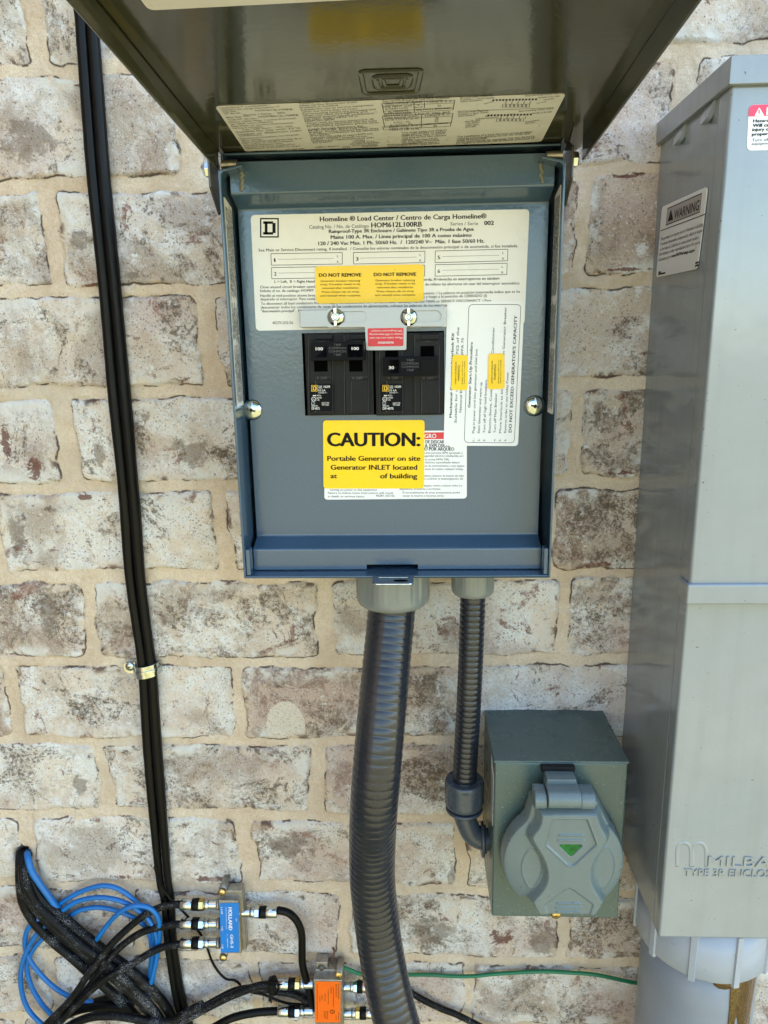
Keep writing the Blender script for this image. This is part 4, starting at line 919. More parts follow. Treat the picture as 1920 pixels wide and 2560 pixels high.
# data label on the left side
mb = MB(); pl = Pl((xa-.0001, 0, 0), (-1, 0, 0)); P_ = [Vector((xa-.0001, -.078, zt-.014)), Vector((xa-.0001, -.062, zt-.006)), Vector((xa-.0001, -.062, zt-.060)), Vector((xa-.0001, -.078, zt-.060))]
mb.prism(P_, (-.0002, 0, 0), 0); rnd = random.Random(5)
for k in range(22):
    z = zt-.018-k*.0019; y = -.077
    while y < -.064: l = rnd.uniform(.001, .004); mb.add([(xa-.0004, y, z), (xa-.0004, y+l, z), (xa-.0004, y+l, z-.0008), (xa-.0004, y, z-.0008)], [(0, 1, 2, 3)], 1); y += l+.0006
mb.build('data_label', ['white', 'inkgrey'], inlet)
# flip cover as one moulded shell: outline and relief measured from the photo, on a plane in front of the box
DC = .104; PC = front(DC)
def ZI(x, y): return (1060+x*.3376, 1700+y*.3376)
def PXZ(p, d=DC): h = at(*ZI(*p), d); return (h.x, h.z)
disc_c = PXZ((1030, 1300), .098); rL = PXZ((570, 1290), .098); rR = PXZ((1490, 1290), .098); RD = (rR[0]-rL[0])/2; DCX = (rR[0]+rL[0])/2
def sdpoly(px_, pz_, poly):
    poly = np.array(poly); d = np.full(px_.shape, 1e9); inside = np.zeros(px_.shape, bool); n = len(poly)
    for i in range(n):
        a = poly[i]; b = poly[(i+1) % n]; e = b-a; wx = px_-a[0]; wz = pz_-a[1]
        t = np.clip((wx*e[0]+wz*e[1])/(e@e+1e-12), 0, 1); d = np.minimum(d, np.hypot(wx-e[0]*t, wz-e[1]*t))
        c1 = (a[1] > pz_) != (b[1] > pz_)
        with np.errstate(divide='ignore', invalid='ignore'): xi = (b[0]-a[0])*(pz_-a[1])/(b[1]-a[1]+1e-12)+a[0]
        inside ^= c1 & (px_ < xi)
    return np.where(inside, -d, d)
def ss(v, a, b): t = np.clip((v-a)/(b-a), 0, 1); return t*t*(3-2*t)
def smoothpoly(pts, k=2):
    for _ in range(k):
        out = []
        for i in range(len(pts)):
            a = pts[i]; b = pts[(i+1) % len(pts)]; out += [(a[0]*.75+b[0]*.25, a[1]*.75+b[1]*.25), (a[0]*.25+b[0]*.75, a[1]*.25+b[1]*.75)]
        pts = out
    return pts
Xb = [(840, 930), (1275, 930), (1300, 960), (1320, 1040), (1368, 1110), (1372, 1160), (1330, 1220), (1270, 1300), (1245, 1400), (1262, 1480), (1340, 1600), (1335, 1625), (1275, 1715), (1250, 1722), (840, 1718), (815, 1705), (765, 1600), (770, 1585), (860, 1490), (882, 1410), (860, 1310), (800, 1210), (762, 1150), (765, 1105), (825, 1035), (832, 960)]
xbody = [PXZ(p) for p in smoothpoly(Xb, 1)]
penta = [PXZ(p) for p in [(955, 985), (1190, 985), (1200, 995), (1264, 1168), (1262, 1180), (1110, 1320), (1078, 1334), (1045, 1322), (892, 1180), (890, 1168), (945, 995)]]
house = [PXZ(p) for p in [(910, 1745), (884, 1622), (890, 1610), (1030, 1504), (1060, 1493), (1092, 1504), (1236, 1610), (1240, 1622), (1200, 1745)]]
lensL = [PXZ(p) for p in smoothpoly([(800, 1210), (862, 1300), (878, 1390), (858, 1470), (790, 1555), (742, 1480), (718, 1390), (735, 1300)], 2)]
lensR = [PXZ(p) for p in smoothpoly([(1340, 1210), (1400, 1300), (1412, 1390), (1385, 1480), (1325, 1558), (1270, 1470), (1255, 1390), (1275, 1300)], 2)]
g = .00036; xs = np.arange(DCX-RD-.002, DCX+RD+.002, g); zlo = PXZ((1060, 1730))[1]; zhi = PXZ((1060, 900))[1]; zs = np.arange(zlo-.001, zhi+.002, g)
GX, GZ = np.meshgrid(xs, zs)
zc_ = PXZ((1030, 1330), .098)[1]
sD = np.hypot(GX-DCX, GZ-zc_)-RD; sX = sdpoly(GX, GZ, xbody)
tops = [PXZ((825, 850), .098), PXZ((1285, 850), .098), PXZ((1285, 1100), .098), PXZ((825, 1100), .098)]
sT = sdpoly(GX, GZ, [PXZ((800, 900)), PXZ((1300, 900)), PXZ((1400, 1100)), PXZ((740, 1100))])
botcut = PXZ((1060, 1650))[1]
sD2 = np.maximum(sD, (botcut - GZ))          # the disc stops above the body's lower lip
k_ = .003; hs = np.clip(.5+.5*(sT-sD2)/k_, 0, 1); sDT = sT*(1-hs)+sD2*hs - k_*hs*(1-hs)
outl = np.minimum(sDT, sX)
hh = .0105*np.sqrt(np.clip(-sDT/.018, 0, 1)) + .0015*ss(-sDT, 0, .0012)               # domed disc
disc_h = .016 + hh*.55
h_ = disc_h + (.0285-disc_h)*ss(-sX, -.0012, .0042)
h_ += -.0020*ss(sX, .0, .001)*0
h_ -= .0011*ss(-sdpoly(GX, GZ, penta), -.0004, .0014); h_ += .0004*np.exp(-(sdpoly(GX, GZ, penta)/.0007)**2)
h_ -= .0010*ss(-sdpoly(GX, GZ, house), -.0004, .0012)
for le in (lensL, lensR):
    s_ = sdpoly(GX, GZ, le); h_ = h_ + (.0222-h_)*ss(-s_, .0, .0010); h_ += .0006*np.exp(-((s_+.0002)/.0005)**2)
for x0, x1, y in ((992, 1163, 1108), (983, 1168, 1146), (977, 1140, 1608), (968, 1146, 1640), (975, 1136, 1671)):
    a = PXZ((x0, y)); b = PXZ((x1, y)); dd = np.hypot(np.maximum(0, np.maximum(a[0]-GX, GX-b[0])), GZ-a[1]); h_ += .0009*ss(-dd, -.0011, -.0003)
tri = [PXZ(p) for p in [(1000, 1182), (1152, 1182), (1158, 1195), (1085, 1265), (1068, 1265), (994, 1195)]]
h_ -= .0012*ss(-sdpoly(GX, GZ, tri), -.0003, .0003)
rim = ss(-outl, 0, .0022); h_ = .006 + (h_-.006)*np.sqrt(np.clip(rim, 0, 1))
ok = outl < .0001
vid = -np.ones(GX.shape, int); jj, ii = np.nonzero(ok); vid[jj, ii] = np.arange(len(jj))
vs = np.stack([GX[ok], -(DI+h_[ok]-.0), GZ[ok]], -1)
fs = []
q4 = ok[:-1, :-1] & ok[1:, :-1] & ok[:-1, 1:] & ok[1:, 1:]
J, I = np.nonzero(q4); F = np.stack([vid[J, I], vid[J, I+1], vid[J+1, I+1], vid[J+1, I]], -1)
mb = MB(); mb.add(vs.tolist(), F.tolist(), 0, True)
fo = mb.build('flip_cover', 'plastic', inlet)
so = fo.modifiers.new('thick', 'SOLIDIFY'); so.thickness = .0025; so.offset = -1
# cover base ring on the box
mb = MB(); mb.lathe((DCX, -DI+.0002, zc_), (0, -1, 0), [(0, RD*.93), (.004, RD*.93), (.0145, RD*.90), (.0150, RD*.86)], 72); mb.build('cover_base', 'plastic', inlet)
# green lens
mb = MB(); hgt_l = DI+.0283-.0011
mb.prism(rounded([Vector((p[0]*.94+(tri[0][0]+tri[3][0])/2*.06, -hgt_l+.0012, p[1])) for p in tri], .0006), (0, -.0010, 0), 0); mb.build('green_indicator', 'lens', inlet)
# hinge with spring knuckles
mb = MB(); zh = at(*ZI(1050, 880), .106).z; hx0 = at(*ZI(822, 850), .110).x; hx1 = at(*ZI(1275, 850), .110).x; hm0 = at(*ZI(922, 850), .112).x; hm1 = at(*ZI(1168, 850), .112).x
def knuckle(x0, x1, r, d, zoff, blk):
    n = 16; pts = [Vector((x0, -(d)-r*math.sin(t), zh+zoff+r*math.cos(t))) for t in [math.pi*k/n for k in range(n+1)]]
    pts += [Vector((x0, -(d-blk), zh+zoff-r)), Vector((x0, -(d-blk), zh+zoff+r))]
    mb.prism(pts, (x1-x0, 0, 0), 0, False)
knuckle(hx0, hm0-.0003, .0068, .105, -.001, .010); mb.build('hinge_knuckle', 'plastic', inlet, bevel=.0010)
mb = MB(); knuckle(hm1+.0003, hx1, .0068, .105, -.001, .010); mb.build('hinge_knuckle', 'plastic', inlet, bevel=.0010)
mb = MB(); knuckle(hm0, hm1, .0070, .107, .0012, .018); mb.box((hm0+.001, -.099, zh+.0070), (hm1-.001, -DI, zh+.0115)); mb.build('hinge_barrel', 'plastic', inlet, bevel=.0008)
mb = MB(); mb.box((hm0-.0012, -.0880, zh+.0100), (hm1+.0004, -DI+.0001, zh+.0150)); mb.build('hinge_spring_cover', 'black', inlet, bevel=.0008)
screw('brass_screw', at(*ZI(976, 1735), DI), (0, -1, 0), .0042, .0022, ['brass', 'slot'], inlet, rot=.2)

# ================================================================ METER ENCLOSURE
meter = thing('meter_enclosure', 'tall light grey steel meter enclosure at the right with warning labels and embossed lettering', 'meter box')
DM = .1235
zc0, zc1 = -.0625, -.0478                       # rain cap, lower and upper edge
mxl = (at(1821, 300, DM).x + at(1754, 1100, DM).x)/2
mxl2 = (at(1716, 1530, DM-.004).x + at(1643.5, 2347, DM-.004).x)/2; mxr = mxl+.30
zm1 = at(1760, 1462, DM+.003).z; zm2 = at(1760, 1512, DM+.003).z; zm3 = at(1760, 2347, DM-.004).z
mb = MB(); mb.box((mxl+.0008, -(DM-.018), zm3+.0006), (mxr-.0008, -.001, zc0+.004)); mb.build('back_box', 'paint_meter', meter, bevel=.0008)
mb = MB(); mb.box((mxl, -DM, zm2+.002), (mxr, -(DM-.0178), zc0+.001)); mb.build('upper_cover', 'paint_meter', meter, bevel=.0022, seg=3)
mb = MB(); mb.box((mxl2, -(DM-.004), zm3), (mxr, -(DM-.0182), zm2+.004)); lc = mb.build('lower_cover', 'paint_meter', meter, bevel=.0022, seg=3)
mb = MB(); mb.box((mxl-.0022, -(DM+.0030), zm2), (mxr+.002, -(DM-.016), zm1)); mb.build('cover_lip', 'paint_meter', meter, bevel=.0014, seg=3)
mb = MB(); cl = at(1825, 214, DM+.004).x-.0005; mb.box((cl, -(DM+.004), zc0), (mxr+.006, -.001, zc1)); cap = mb.build('rain_cap', 'paint_meter', meter, bevel=.0004)
mb = MB()
for x, y, d in ((1691, 335, .045), (1770, 276, .093)):       # side knock tabs below the cap
    xs_ = mxl-.0005; z0 = zc0; P_ = [Vector((xs_, -d-.008, z0)), Vector((xs_, -d+.007, z0)), Vector((xs_-.0035, -d+.0045, z0-.010)), Vector((xs_-.0040, -d, z0-.012)), Vector((xs_-.0035, -d-.005, z0-.010))]
    mb = MB(); mb.prism(rounded(P_, [0, 0, .002, .002, .002]), (.004, 0, 0)); mb.build('vent_tab', 'paint_meter', meter, bevel=.0005)
# embossed lettering
def emboss(s, a, b, cap_, h, res=3, bold=0):
    pl = front(DM-.004); vs_, fs_ = glyphs(s, bold, res); p, q_ = pl.hit(*a), pl.hit(*b); ex = (q_-p); W = ex.length; ex.normalize(); ex = Vector((1, 0, 0))
    k = (pix(p+Vector((0, 0, .001)))-pix(p)).length; x0 = min(v.x for v in vs_); x1 = max(v.x for v in vs_); sx = W/(x1-x0); sz = cap_/k*.001/.73
    m2 = bpy.data.meshes.new('emb'); m2.from_pydata([p+ex*((v.x-x0)*sx)+Vector((0, 0, v.y*sz)) for v in vs_], [], fs_)
    b2 = bmesh.new(); b2.from_mesh(m2); bmesh.ops.remove_doubles(b2, verts=b2.verts, dist=1e-6)
    r2 = bmesh.ops.extrude_face_region(b2, geom=b2.faces[:]); nv = [v for v in r2['geom'] if isinstance(v, bmesh.types.BMVert)]; bmesh.ops.translate(b2, verts=nv, vec=(0, -h, 0))
    bmesh.ops.recalc_face_normals(b2, faces=b2.faces); b2.to_mesh(m2); b2.free(); m2.materials.append(M['paint_meter'])
    o = bpy.data.objects.new('embossed_lettering', m2); C.objects.link(o); o.parent = lc
    bv = o.modifiers.new('b', 'BEVEL'); bv.width = .0004; bv.segments = 2; bv.limit_method = 'ANGLE'; bv.angle_limit = math.radians(50)
emboss('MILBANK', (1769, 2164), (2009, 2167), 26, .0010)
emboss('TYPE 3R ENCLOSURE', (1709, 2189), (1978, 2193), 19, .0009)
mb = MB(); pl = front(DM-.004)
for k in range(2):
    cx, w = (1708+k*38, 17); pts = [(cx-w, 2163), (cx-w, 2124), (cx-w*.7, 2110), (cx, 2104), (cx+w*.7, 2110), (cx+w, 2124), (cx+w, 2163)]
    mb.tube(crom([pl.hit(*p, -.0014) for p in pts], .001), .0021, 10, flat=.9)
    pts = [(cx-w*.35, 2163), (cx-w*.35, 2135), (cx, 2127), (cx+w*.35, 2135), (cx+w*.35, 2163)]
mb.build('embossed_emblem', 'paint_meter', lc)
# danger label (front) and warning label (side)
PF = front(DM); mb = MB()
C4 = [(1872, 262.5), (2040, 256), (2034, 372), (1866.5, 377)]
plate(mb, PF, C4, .003, .0002); 
plate(mb, PF, [(1872.3, 262.7), (2040, 256), (2038.6, 285), (1871, 291.5)], [.003, .003, 0, 0], .0001, 2, .0002)
pt = rounded([PF.hit(1898, 268, .0004), PF.hit(1911, 290, .0004), PF.hit(1886, 290, .0004)], .0006); mb.prism(pt, (0, -.00005, 0), 3)
line(mb, PF, (1898, 274), (1898, 284), .0006, 2, .0006)
txt(mb, 'DANGER', PF, (1916, 288), (2010, 284.5), 21, 3, .03, .0004)
for s, y, x0, x1, cap_, b in (('Hazardous voltage.', 306, 1883, 1990, 8, .025), ('Will cause serious', 317.6, 1882, 1985, 8.5, .03), ('injury or death or', 327.8, 1881, 1978, 8, .03), ('property damage.', 339.3, 1880, 1980, 8, .03), ('Turn off power to', 353.8, 1880, 1975, 7.5, .005), ('equipment before', 362.8, 1879, 1974, 7, .005)):
    txt(mb, s, PF, (x0, y), (x1, y-4), cap_, 1, b, .0004)
mb.build('danger_label', ['white', 'ink', 'pink', 'whiteink'], meter)
PS = Pl((mxl+.0003, 0, 0), (-1, 0, 0)); mb = MB()
C4 = [(1657, 517), (1771, 466), (1745, 672), (1642, 694)]
plate(mb, PS, C4, .004, .0006, 0)
def ZS(x, y): return (1600+x*.1266, 440+y*.1266)
plate(mb, PS, [ZS(545, 635), ZS(1222, 332), ZS(1180, 722), ZS(512, 980)], 0, .0001, 1, .0006)
plate(mb, PS, [ZS(548, 655), ZS(1212, 358), ZS(1174, 708), ZS(520, 958)], 0, .0001, 2, .0008)
plate(mb, PS, [ZS(612, 660), ZS(652, 862), ZS(550, 900)], 0, .0001, 1, .0010)
txt(mb, 'WARNING', PS, ZS(668, 860), ZS(1158, 672), 25, 1, .015, .0010)
line(mb, PS, ZS(402, 1085), ZS(1302, 748), .0006, 1, .0007)
for s, x0, y0, x1, y1, b in (('This product can expose you to chemicals including', 405, 1278, 1245, 985, 0), ('Chromium (hexavalent compounds), which is known', 396, 1382, 1240, 1100, 0), ('to the State of California to cause cancer and/or', 388, 1485, 1155, 1240, 0),
        ('birth defects or other reproductive harm. For more', 378, 1582, 1180, 1335, 0), ('information go to', 365, 1685, 605, 1618, 0), ('www.P65Warnings.ca.gov.', 618, 1612, 1085, 1488, .03)):
    txt(mb, s, PS, ZS(x0, y0), ZS(x1, y1), 8.2, 1, b+.006, .0007)
for k, (x, y) in enumerate(((362, 1910), (358, 1950))): line(mb, PS, ZS(x, y-8), ZS(x+50+k*90, y-12-k*26), .0012, 1, .0007)
for k, (x, y) in enumerate(((1092, 1730), (1086, 1785))): line(mb, PS, ZS(x, y-8), ZS(x+66, y-28), .0012, 1, .0007)
mb.build('chemical_warning_label', ['cream', 'ink', 'taupe'], meter)

# PVC pipe and its coupling under the meter enclosure
pipe = thing('pvc_pipe', 'wide grey plastic pipe with ribbed coupling and amber glue drips under the meter enclosure', 'pipe')
HC = Vector((.240, -.065, 0)); HR = .0525; hz0 = -.695
PRr = .0462
mb = MB(); mb.lathe((HC.x, HC.y, hz0+.005), (0, 0, -1), [(0, PRr)]+[(k*.04, PRr) for k in range(1, 17)]+[(.80, PRr)], 96); pb = mb.build('pipe_body', 'pvc', pipe)
mb = MB(); mb.lathe((HC.x, HC.y, zm3+.0008), (0, 0, -1), [(0, HR), (-hz0+zm3-.001, HR), (-hz0+zm3+.0002, HR*.985), (-hz0+zm3+.0002, PRr)], 96)
for k in range(10):
    a = math.radians(-90+(k-4)*36+8); c1 = Vector((HC.x+HR*math.cos(a), HC.y+HR*math.sin(a), 0)); n = Vector((math.cos(a), math.sin(a), 0)); t = Vector((-n.y, n.x, 0))
    pts = [c1-t*.0030-n*.001, c1-t*.0022+n*.0016, c1+t*.0022+n*.0016, c1+t*.0030-n*.001]
    mb.prism([p+Vector((0, 0, zm3)) for p in pts], (0, 0, hz0-zm3-.0012))
mb.build('coupling', 'pvc2', pipe)
def shell(name, m_, u_edges, r0, th, z0, n=80):
    """patch of runny glue on the pipe: columns (angle, bottom z)"""
    mb = MB(); vs_ = []; k = len(u_edges)
    for (a, zbm) in u_edges:
        for t_, off in ((0, th*.6), (.5, th), (.96, th*1.1), (1, 0)):
            z = z0+(zbm-z0)*t_; vs_.append((HC.x+(r0+off)*math.cos(a), HC.y+(r0+off)*math.sin(a), z))
    mb.open = True
    mb.add(vs_, [(i*4+j, (i+1)*4+j, (i+1)*4+j+1, i*4+j+1) for i in range(k-1) for j in range(3)], 0, True)
    return mb.build(name, m_, pipe)
def ang(x, y, z): # angle on the pipe seen at pixel x at height z
    best = min(((pix(Vector((HC.x+PRr*math.cos(t), HC.y+PRr*math.sin(t), z))).x-x)**2, t) for t in [math.radians(-170+k*.5) for k in range(321)]); return best[1]
ed = []
for x, dz in ((1774, .001), (1780, .006), (1792, .009), (1808, .010), (1822, .0095), (1826, .03), (1827, .060), (1830, .085), (1836, .088), (1840, .07), (1841, .045), (1846, .038), (1852, .046), (1853, .08), (1858, .10), (1866, .11), (1874, .10), (1880, .07), (1883, .03), (1886, .004)):
    ed.append((ang(x, 0, hz0-.02), hz0-dz))
shell('glue_drip', 'glue', ed, PRr, .0009, hz0+.001)
mb = MB(); a = math.radians(-90-55)
mb.build
ed = [(ang(x, 0, hz0-.001)*1.0, hz0-.0006+z_) for x, z_ in ((1640, .0), (1655, .0), (1680, 0), (1700, 0), (1720, 0))]
# conduit strap bolt peeking out at the left of the coupling
mb = MB(); c0 = at(1590, 2295, .006); mb.lathe(c0, (0, -1, 0), [(0, .0036), (.010, .0036), (.012, .0026)], 8); mb.build('mounting_bolt', 'pvc2', pipe)

# ================================================================ CABLES
def W0(x, y): return (x*.3014, 2080+y*.3014)
def W1(x, y): return (400+x*.3376, 2180+y*.3376)
def W2(x, y): return (820+x*.3617, 2200+y*.3617)
def cpath(pts, f, d):
    out = []; inhole = hasattr(d, '__len__') and d[0] < -.009
    if inhole: d = [d[1]*.8]+list(d[1:])
    for i, p in enumerate(pts):
        dd = d if not hasattr(d, '__len__') else np.interp(i/(len(pts)-1), np.linspace(0, 1, len(d)), d)
        if inhole and i == 0:
            out.append(at(*f(p[0], p[1]), -.03)); p2 = pts[1]; out.append(at(*f(p[0]*.8+p2[0]*.2, p[1]*.8+p2[1]*.2), .002)); continue
        out.append(at(*f(p[0], p[1]), float(dd)))
    return crom(out, .0025)
# the twin black cable that comes down the wall
tw = thing('twin_cable', 'thick twin black cable running down the wall left of the panel', 'cable')
rows = [(-60, 172, 232), (36, 188, 243), (108, 192.5, 249), (280, 205, 262), (450, 219, 275), (707, 247, 299.5), (958, 268, 323), (1247, 299, 347), (1446, 313, 363), (1640, 342.6, 386), (1700, 349, 391.6), (1863, 358, 403), (2011, 370, 415), (2194, 388, 430), (2249, 401, 437), (2351, 411, 441.5), (2440, 424, 453), (2502, 434, 465.6), (2560, 452, 482), (2640, 486, 512)]
for k, fr in ((0, .25), (1, .75)):
    pts = []; rad = []
    for y, l, r in rows:
        d = .0062 if k == 0 else .0058
        if 1600 < y < 1720: d += .001
        pts.append(at(l+(r-l)*fr, y, d)); rad.append((at(r, y, d)-at(l, y, d)).length*.27)
    pc = crom(pts, .003); ri = np.interp(np.linspace(0, 1, len(pc)), np.linspace(0, 1, len(rad)), rad)
    mb = MB(); mb.tube(pc, list(ri), 22, 0, True, (lambda ph: lambda s, a: 1+.035*math.cos(7*a+s*0+ph)+.012*math.sin(s*260+3*a))(k*1.3)); mb.build('cable_jacket', 'rubber', tw)
# zinc one-hole strap with screw
clampo = thing('cable_clamp', 'small zinc one-hole strap holding the twin cable against the wall', 'clamp')
mb = MB(); cc = at(367.5, 1673, .005); prof_ = []
band = MB(); n = 20
for zz in (0,):
    pts = []
    for k in range(n+1):
        t = math.pi*k/n; pts.append((cc.x - .0112*math.cos(t), -.0010-.0118*math.sin(t)**.8))
tilt = math.radians(9)
def bandgeo(mb, halfh, off, z0=0):
    vs_ = []
    for (x, y) in pts:
        dx = x-cc.x
        for s in (1, -1):
            for o_ in (0, .0009):
                nx_, ny_ = dx, y+.001; l_ = math.hypot(nx_, ny_) or 1
                vs_.append((x+nx_/l_*(o_+off), y+ny_/l_*(o_+off), cc.z+z0+s*halfh+dx*math.tan(tilt)))
    fs_ = []
    for i in range(n):
        a, b = i*4, (i+1)*4; fs_ += [(a+1, b+1, b+3, a+3), (a, a+2, b+2, b), (a, b, b+1, a+1), (a+2, a+3, b+3, b+2)]
    mb.add(vs_, fs_, 0, True)
bandgeo(mb, .0056, 0); bandgeo(mb, .0014, .0008)
x1 = cc.x-.0110; x0 = at(309, 1665, .003).x
mb.prism(rounded([Vector((x0, -.0035, cc.z+.0055)), Vector((x1, -.0035, cc.z+.0058)), Vector((x1, -.0035, cc.z-.0058)), Vector((x0, -.0035, cc.z-.0040))], [.003, 0, 0, .004]), (0, .0012, 0))
mb.build('strap', 'zinc', clampo, bevel=.0002)
screw('strap_screw', at(325, 1666, .0037), (0, -1, 0), .0043, .0024, ['zinc', 'slot'], clampo, rot=.6)

def cable(name, label, cat, pts, f, d, r, m_, group=None, n=14):
    mb = MB(); mb.tube(cpath(pts, f, d), r, n); o = mb.build(name, m_)
    return tag(o, label, cat, group)
G1 = 'black coaxial cables hanging from the hole in the wall'
cable('coaxial_cable', 'dusty black coax from wall hole, lowest of the bundle curving down right', 'cable', [(172, 150), (168, 380), (195, 580), (290, 750), (440, 905), (590, 1030), (740, 1165), (880, 1290), (1020, 1420), (1160, 1570), (1250, 1680)], W0, [-.01, .008, .012, .012, .010], .0047, 'dusty', G1)
cable('coaxial_cable', 'dusty black coax from wall hole, lying just above the lowest in the bundle', 'cable', [(186, 150), (200, 400), (250, 560), (370, 710), (510, 840), (660, 970), (800, 1090), (950, 1210), (1110, 1350), (1240, 1490), (1340, 1640)], W0, [-.01, .012, .017, .018, .014], .0047, 'dusty', G1)
cable('coaxial_cable', 'dusty black coax from wall hole, topmost in bundle beside the blue cable', 'cable', [(212, 160), (245, 380), (330, 535), (460, 660), (620, 790), (760, 905), (880, 995), (1050, 1120), (1200, 1250), (1340, 1400), (1440, 1560)], W0, [-.01, .012, .016, .014, .012], .0047, 'dusty', G1)
cable('coaxial_cable', 'dusty black coax in the middle of the bundle leaving the wall hole', 'cable', [(200, 160), (225, 430), (300, 590), (430, 720), (570, 850), (710, 965), (850, 1060), (1000, 1190), (1150, 1340), (1290, 1500), (1400, 1660)], W0, [-.01, .017, .022, .020, .016], .0046, 'dusty', G1)
G2 = 'black coaxial cables running to the blue splitter'
cs = [('dusty black coax ending at the top left port of the blue splitter', [(1520, 598), (1420, 605), (1330, 625), (1200, 690), (1060, 800), (930, 925), (830, 1055), (730, 1185), (640, 1320), (550, 1430), (450, 1530), (340, 1640)], [.014, .014, .020, .030, .032, .028], 236),
      ('dusty black coax ending at the middle left port of the blue splitter', [(1520, 765), (1440, 768), (1340, 785), (1200, 822), (1080, 890), (960, 990), (880, 1090), (800, 1200), (700, 1330), (600, 1440), (500, 1540), (390, 1660)], [.014, .014, .018, .024, .027, .024], 380),
      ('dusty black coax ending at the lowest left port of the blue splitter', [(1520, 928), (1440, 935), (1350, 955), (1240, 1005), (1120, 1080), (980, 1155), (850, 1235), (740, 1330), (640, 1430), (540, 1530), (440, 1650)], [.014, .016, .024, .030, .033, .030], 522)]
def connector(parent, f, x0, x1, y, d, sgn=1, k=1.0, nutmat='steel'):
    """compression F-connector from cable end x0 to port x1"""
    a = at(*f(x0, y), d); b = at(*f(x1, y), d); L_ = (b-a).length; ax = (b-a).normalized()
    mb = MB(); R = .0051*k
    mb.lathe(a, ax, [(0, R*.86), (.0006, R), (L_*.30, R), (L_*.32, R*.9)], 28, 0)
    mb.lathe(a, ax, [(L_*.50, R*.95), (L_*.505, R*1.12), (L_*.62, R*1.12), (L_*.63, R*.95)], 6, 1, smooth=False)
    mb.lathe(a, ax, [(L_*.63, R*.92), (L_*.76, R*.92)], 24, 0)
    pr = []
    for q_ in range(14): pr += [(L_*(.76+q_*.0172), R*.74), (L_*(.7686+q_*.0172), R*.84)]
    mb.lathe(a, ax, pr, 24, 0)
    o = mb.build('coaxial_connector', ['steel', nutmat], parent)
    m2 = MB(); m2.lathe(a, ax, [(L_*.31, R*1.02), (L_*.315, R*1.10), (L_*.495, R*1.10), (L_*.50, R*1.02)], 28); m2.build('rubber_boot', 'rubber', o)
    return o
for i, (lb, pts, d, yy) in enumerate(cs):
    t = thing('coaxial_cable', lb, 'cable', group=G2)
    mb = MB(); mb.tube(cpath(pts, W0, d), .0034, 14); mb.build('cable_jacket', 'dusty', t)
    connector(t, W1, 155, 432, yy+ (2 if i else 4), .014, nutmat='brass' if i == 0 else 'steel')
t = thing('coaxial_cable', 'short black coax looping down from right port of the blue splitter', 'cable', group=G2)
mb = MB(); mb.tube(cpath([(868, 285), (905, 288), (960, 308), (1015, 365), (1048, 450), (1052, 560), (1055, 680), (1080, 790), (1110, 900), (1135, 1010)], W1, [.014, .013, .013, .014, .012]), .0036, 14); mb.build('cable_jacket', 'rubber', t)
connector(t, W1, 870, 606, 297, .014)
G3 = 'black coaxial cables running to the orange ground block'
t = thing('coaxial_cable', 'black coax sweeping up right to upper left port of the orange block', 'cable', group=G3)
mb = MB(); mb.tube(cpath([(880, 828), (840, 832), (740, 842), (640, 872), (500, 930), (340, 1010), (200, 1085), (60, 1150), (-100, 1200)], W1, [.014, .016, .020, .024, .026]), .0037, 14); mb.build('cable_jacket', 'dusty', t)
connector(t, W1, 872, 1135, 830, .014, nutmat='brass')
t = thing('coaxial_cable', 'black coax rising from bottom edge to lower left port of the orange block', 'cable', group=G3)
mb = MB(); mb.tube(cpath([(880, 1030), (820, 1032), (720, 1040), (600, 1062), (500, 1095), (400, 1150), (300, 1210)], W1, [.014, .016, .020, .02]), .0037, 14); mb.build('cable_jacket', 'rubber', t)
connector(t, W1, 872, 1135, 1030, .014)
cable('coaxial_cable', 'black coax beside the one to the upper orange port, arching over its tie', 'cable', [(1150, 1010), (1080, 950), (990, 905), (880, 885), (790, 868), (660, 862), (540, 888), (420, 948), (280, 1025), (120, 1105), (0, 1150)], W1, [.006, .009, .012, .013, .014], .0036, 'dusty', G3)
G4 = 'black cables at the lower left edge'
cable('coaxial_cable', 'black cable arching low across the bottom left corner', 'cable', [(330, 1680), (480, 1560), (640, 1480), (800, 1450), (950, 1450), (1080, 1500), (1180, 1600)], W0, [.012, .012, .012], .0040, 'rubber', G4)
cable('coaxial_cable', 'dusty black cable along the bottom edge below the blue coil', 'cable', [(520, 1640), (640, 1575), (780, 1530), (960, 1525), (1140, 1550), (1300, 1580), (1440, 1560), (1560, 1490), (1680, 1430)], W0, [.026, .026, .024, .022], .0040, 'dusty', G4)
cable('coaxial_cable', 'black cable lying horizontally behind the crossing dusty coax', 'cable', [(640, 1480), (760, 1420), (900, 1380), (1010, 1375), (1120, 1420)], W0, [.007, .007], .0036, 'rubber', G4)
# thin black messenger / ground wire
cable('thin_wire', 'thin black wire wandering from the twin cable down past the connectors', 'wire', [(-40, -40), (0, 90), (70, 190), (140, 262), (210, 335), (275, 425), (312, 480), (352, 570), (385, 660), (430, 735), (490, 792), (550, 800), (592, 832), (602, 860)], W1, [.016, .012, .006, .005, .006, .006], .0012, 'rubber', n=8)
cable('thin_wire', 'thin black wire dipping behind the two ports of the orange block', 'wire', [(600, 850), (680, 890), (770, 908), (870, 950), (960, 975), (1080, 985), (1150, 1010)], W1, [.008, .006, .006], .0013, 'rubber', n=8)
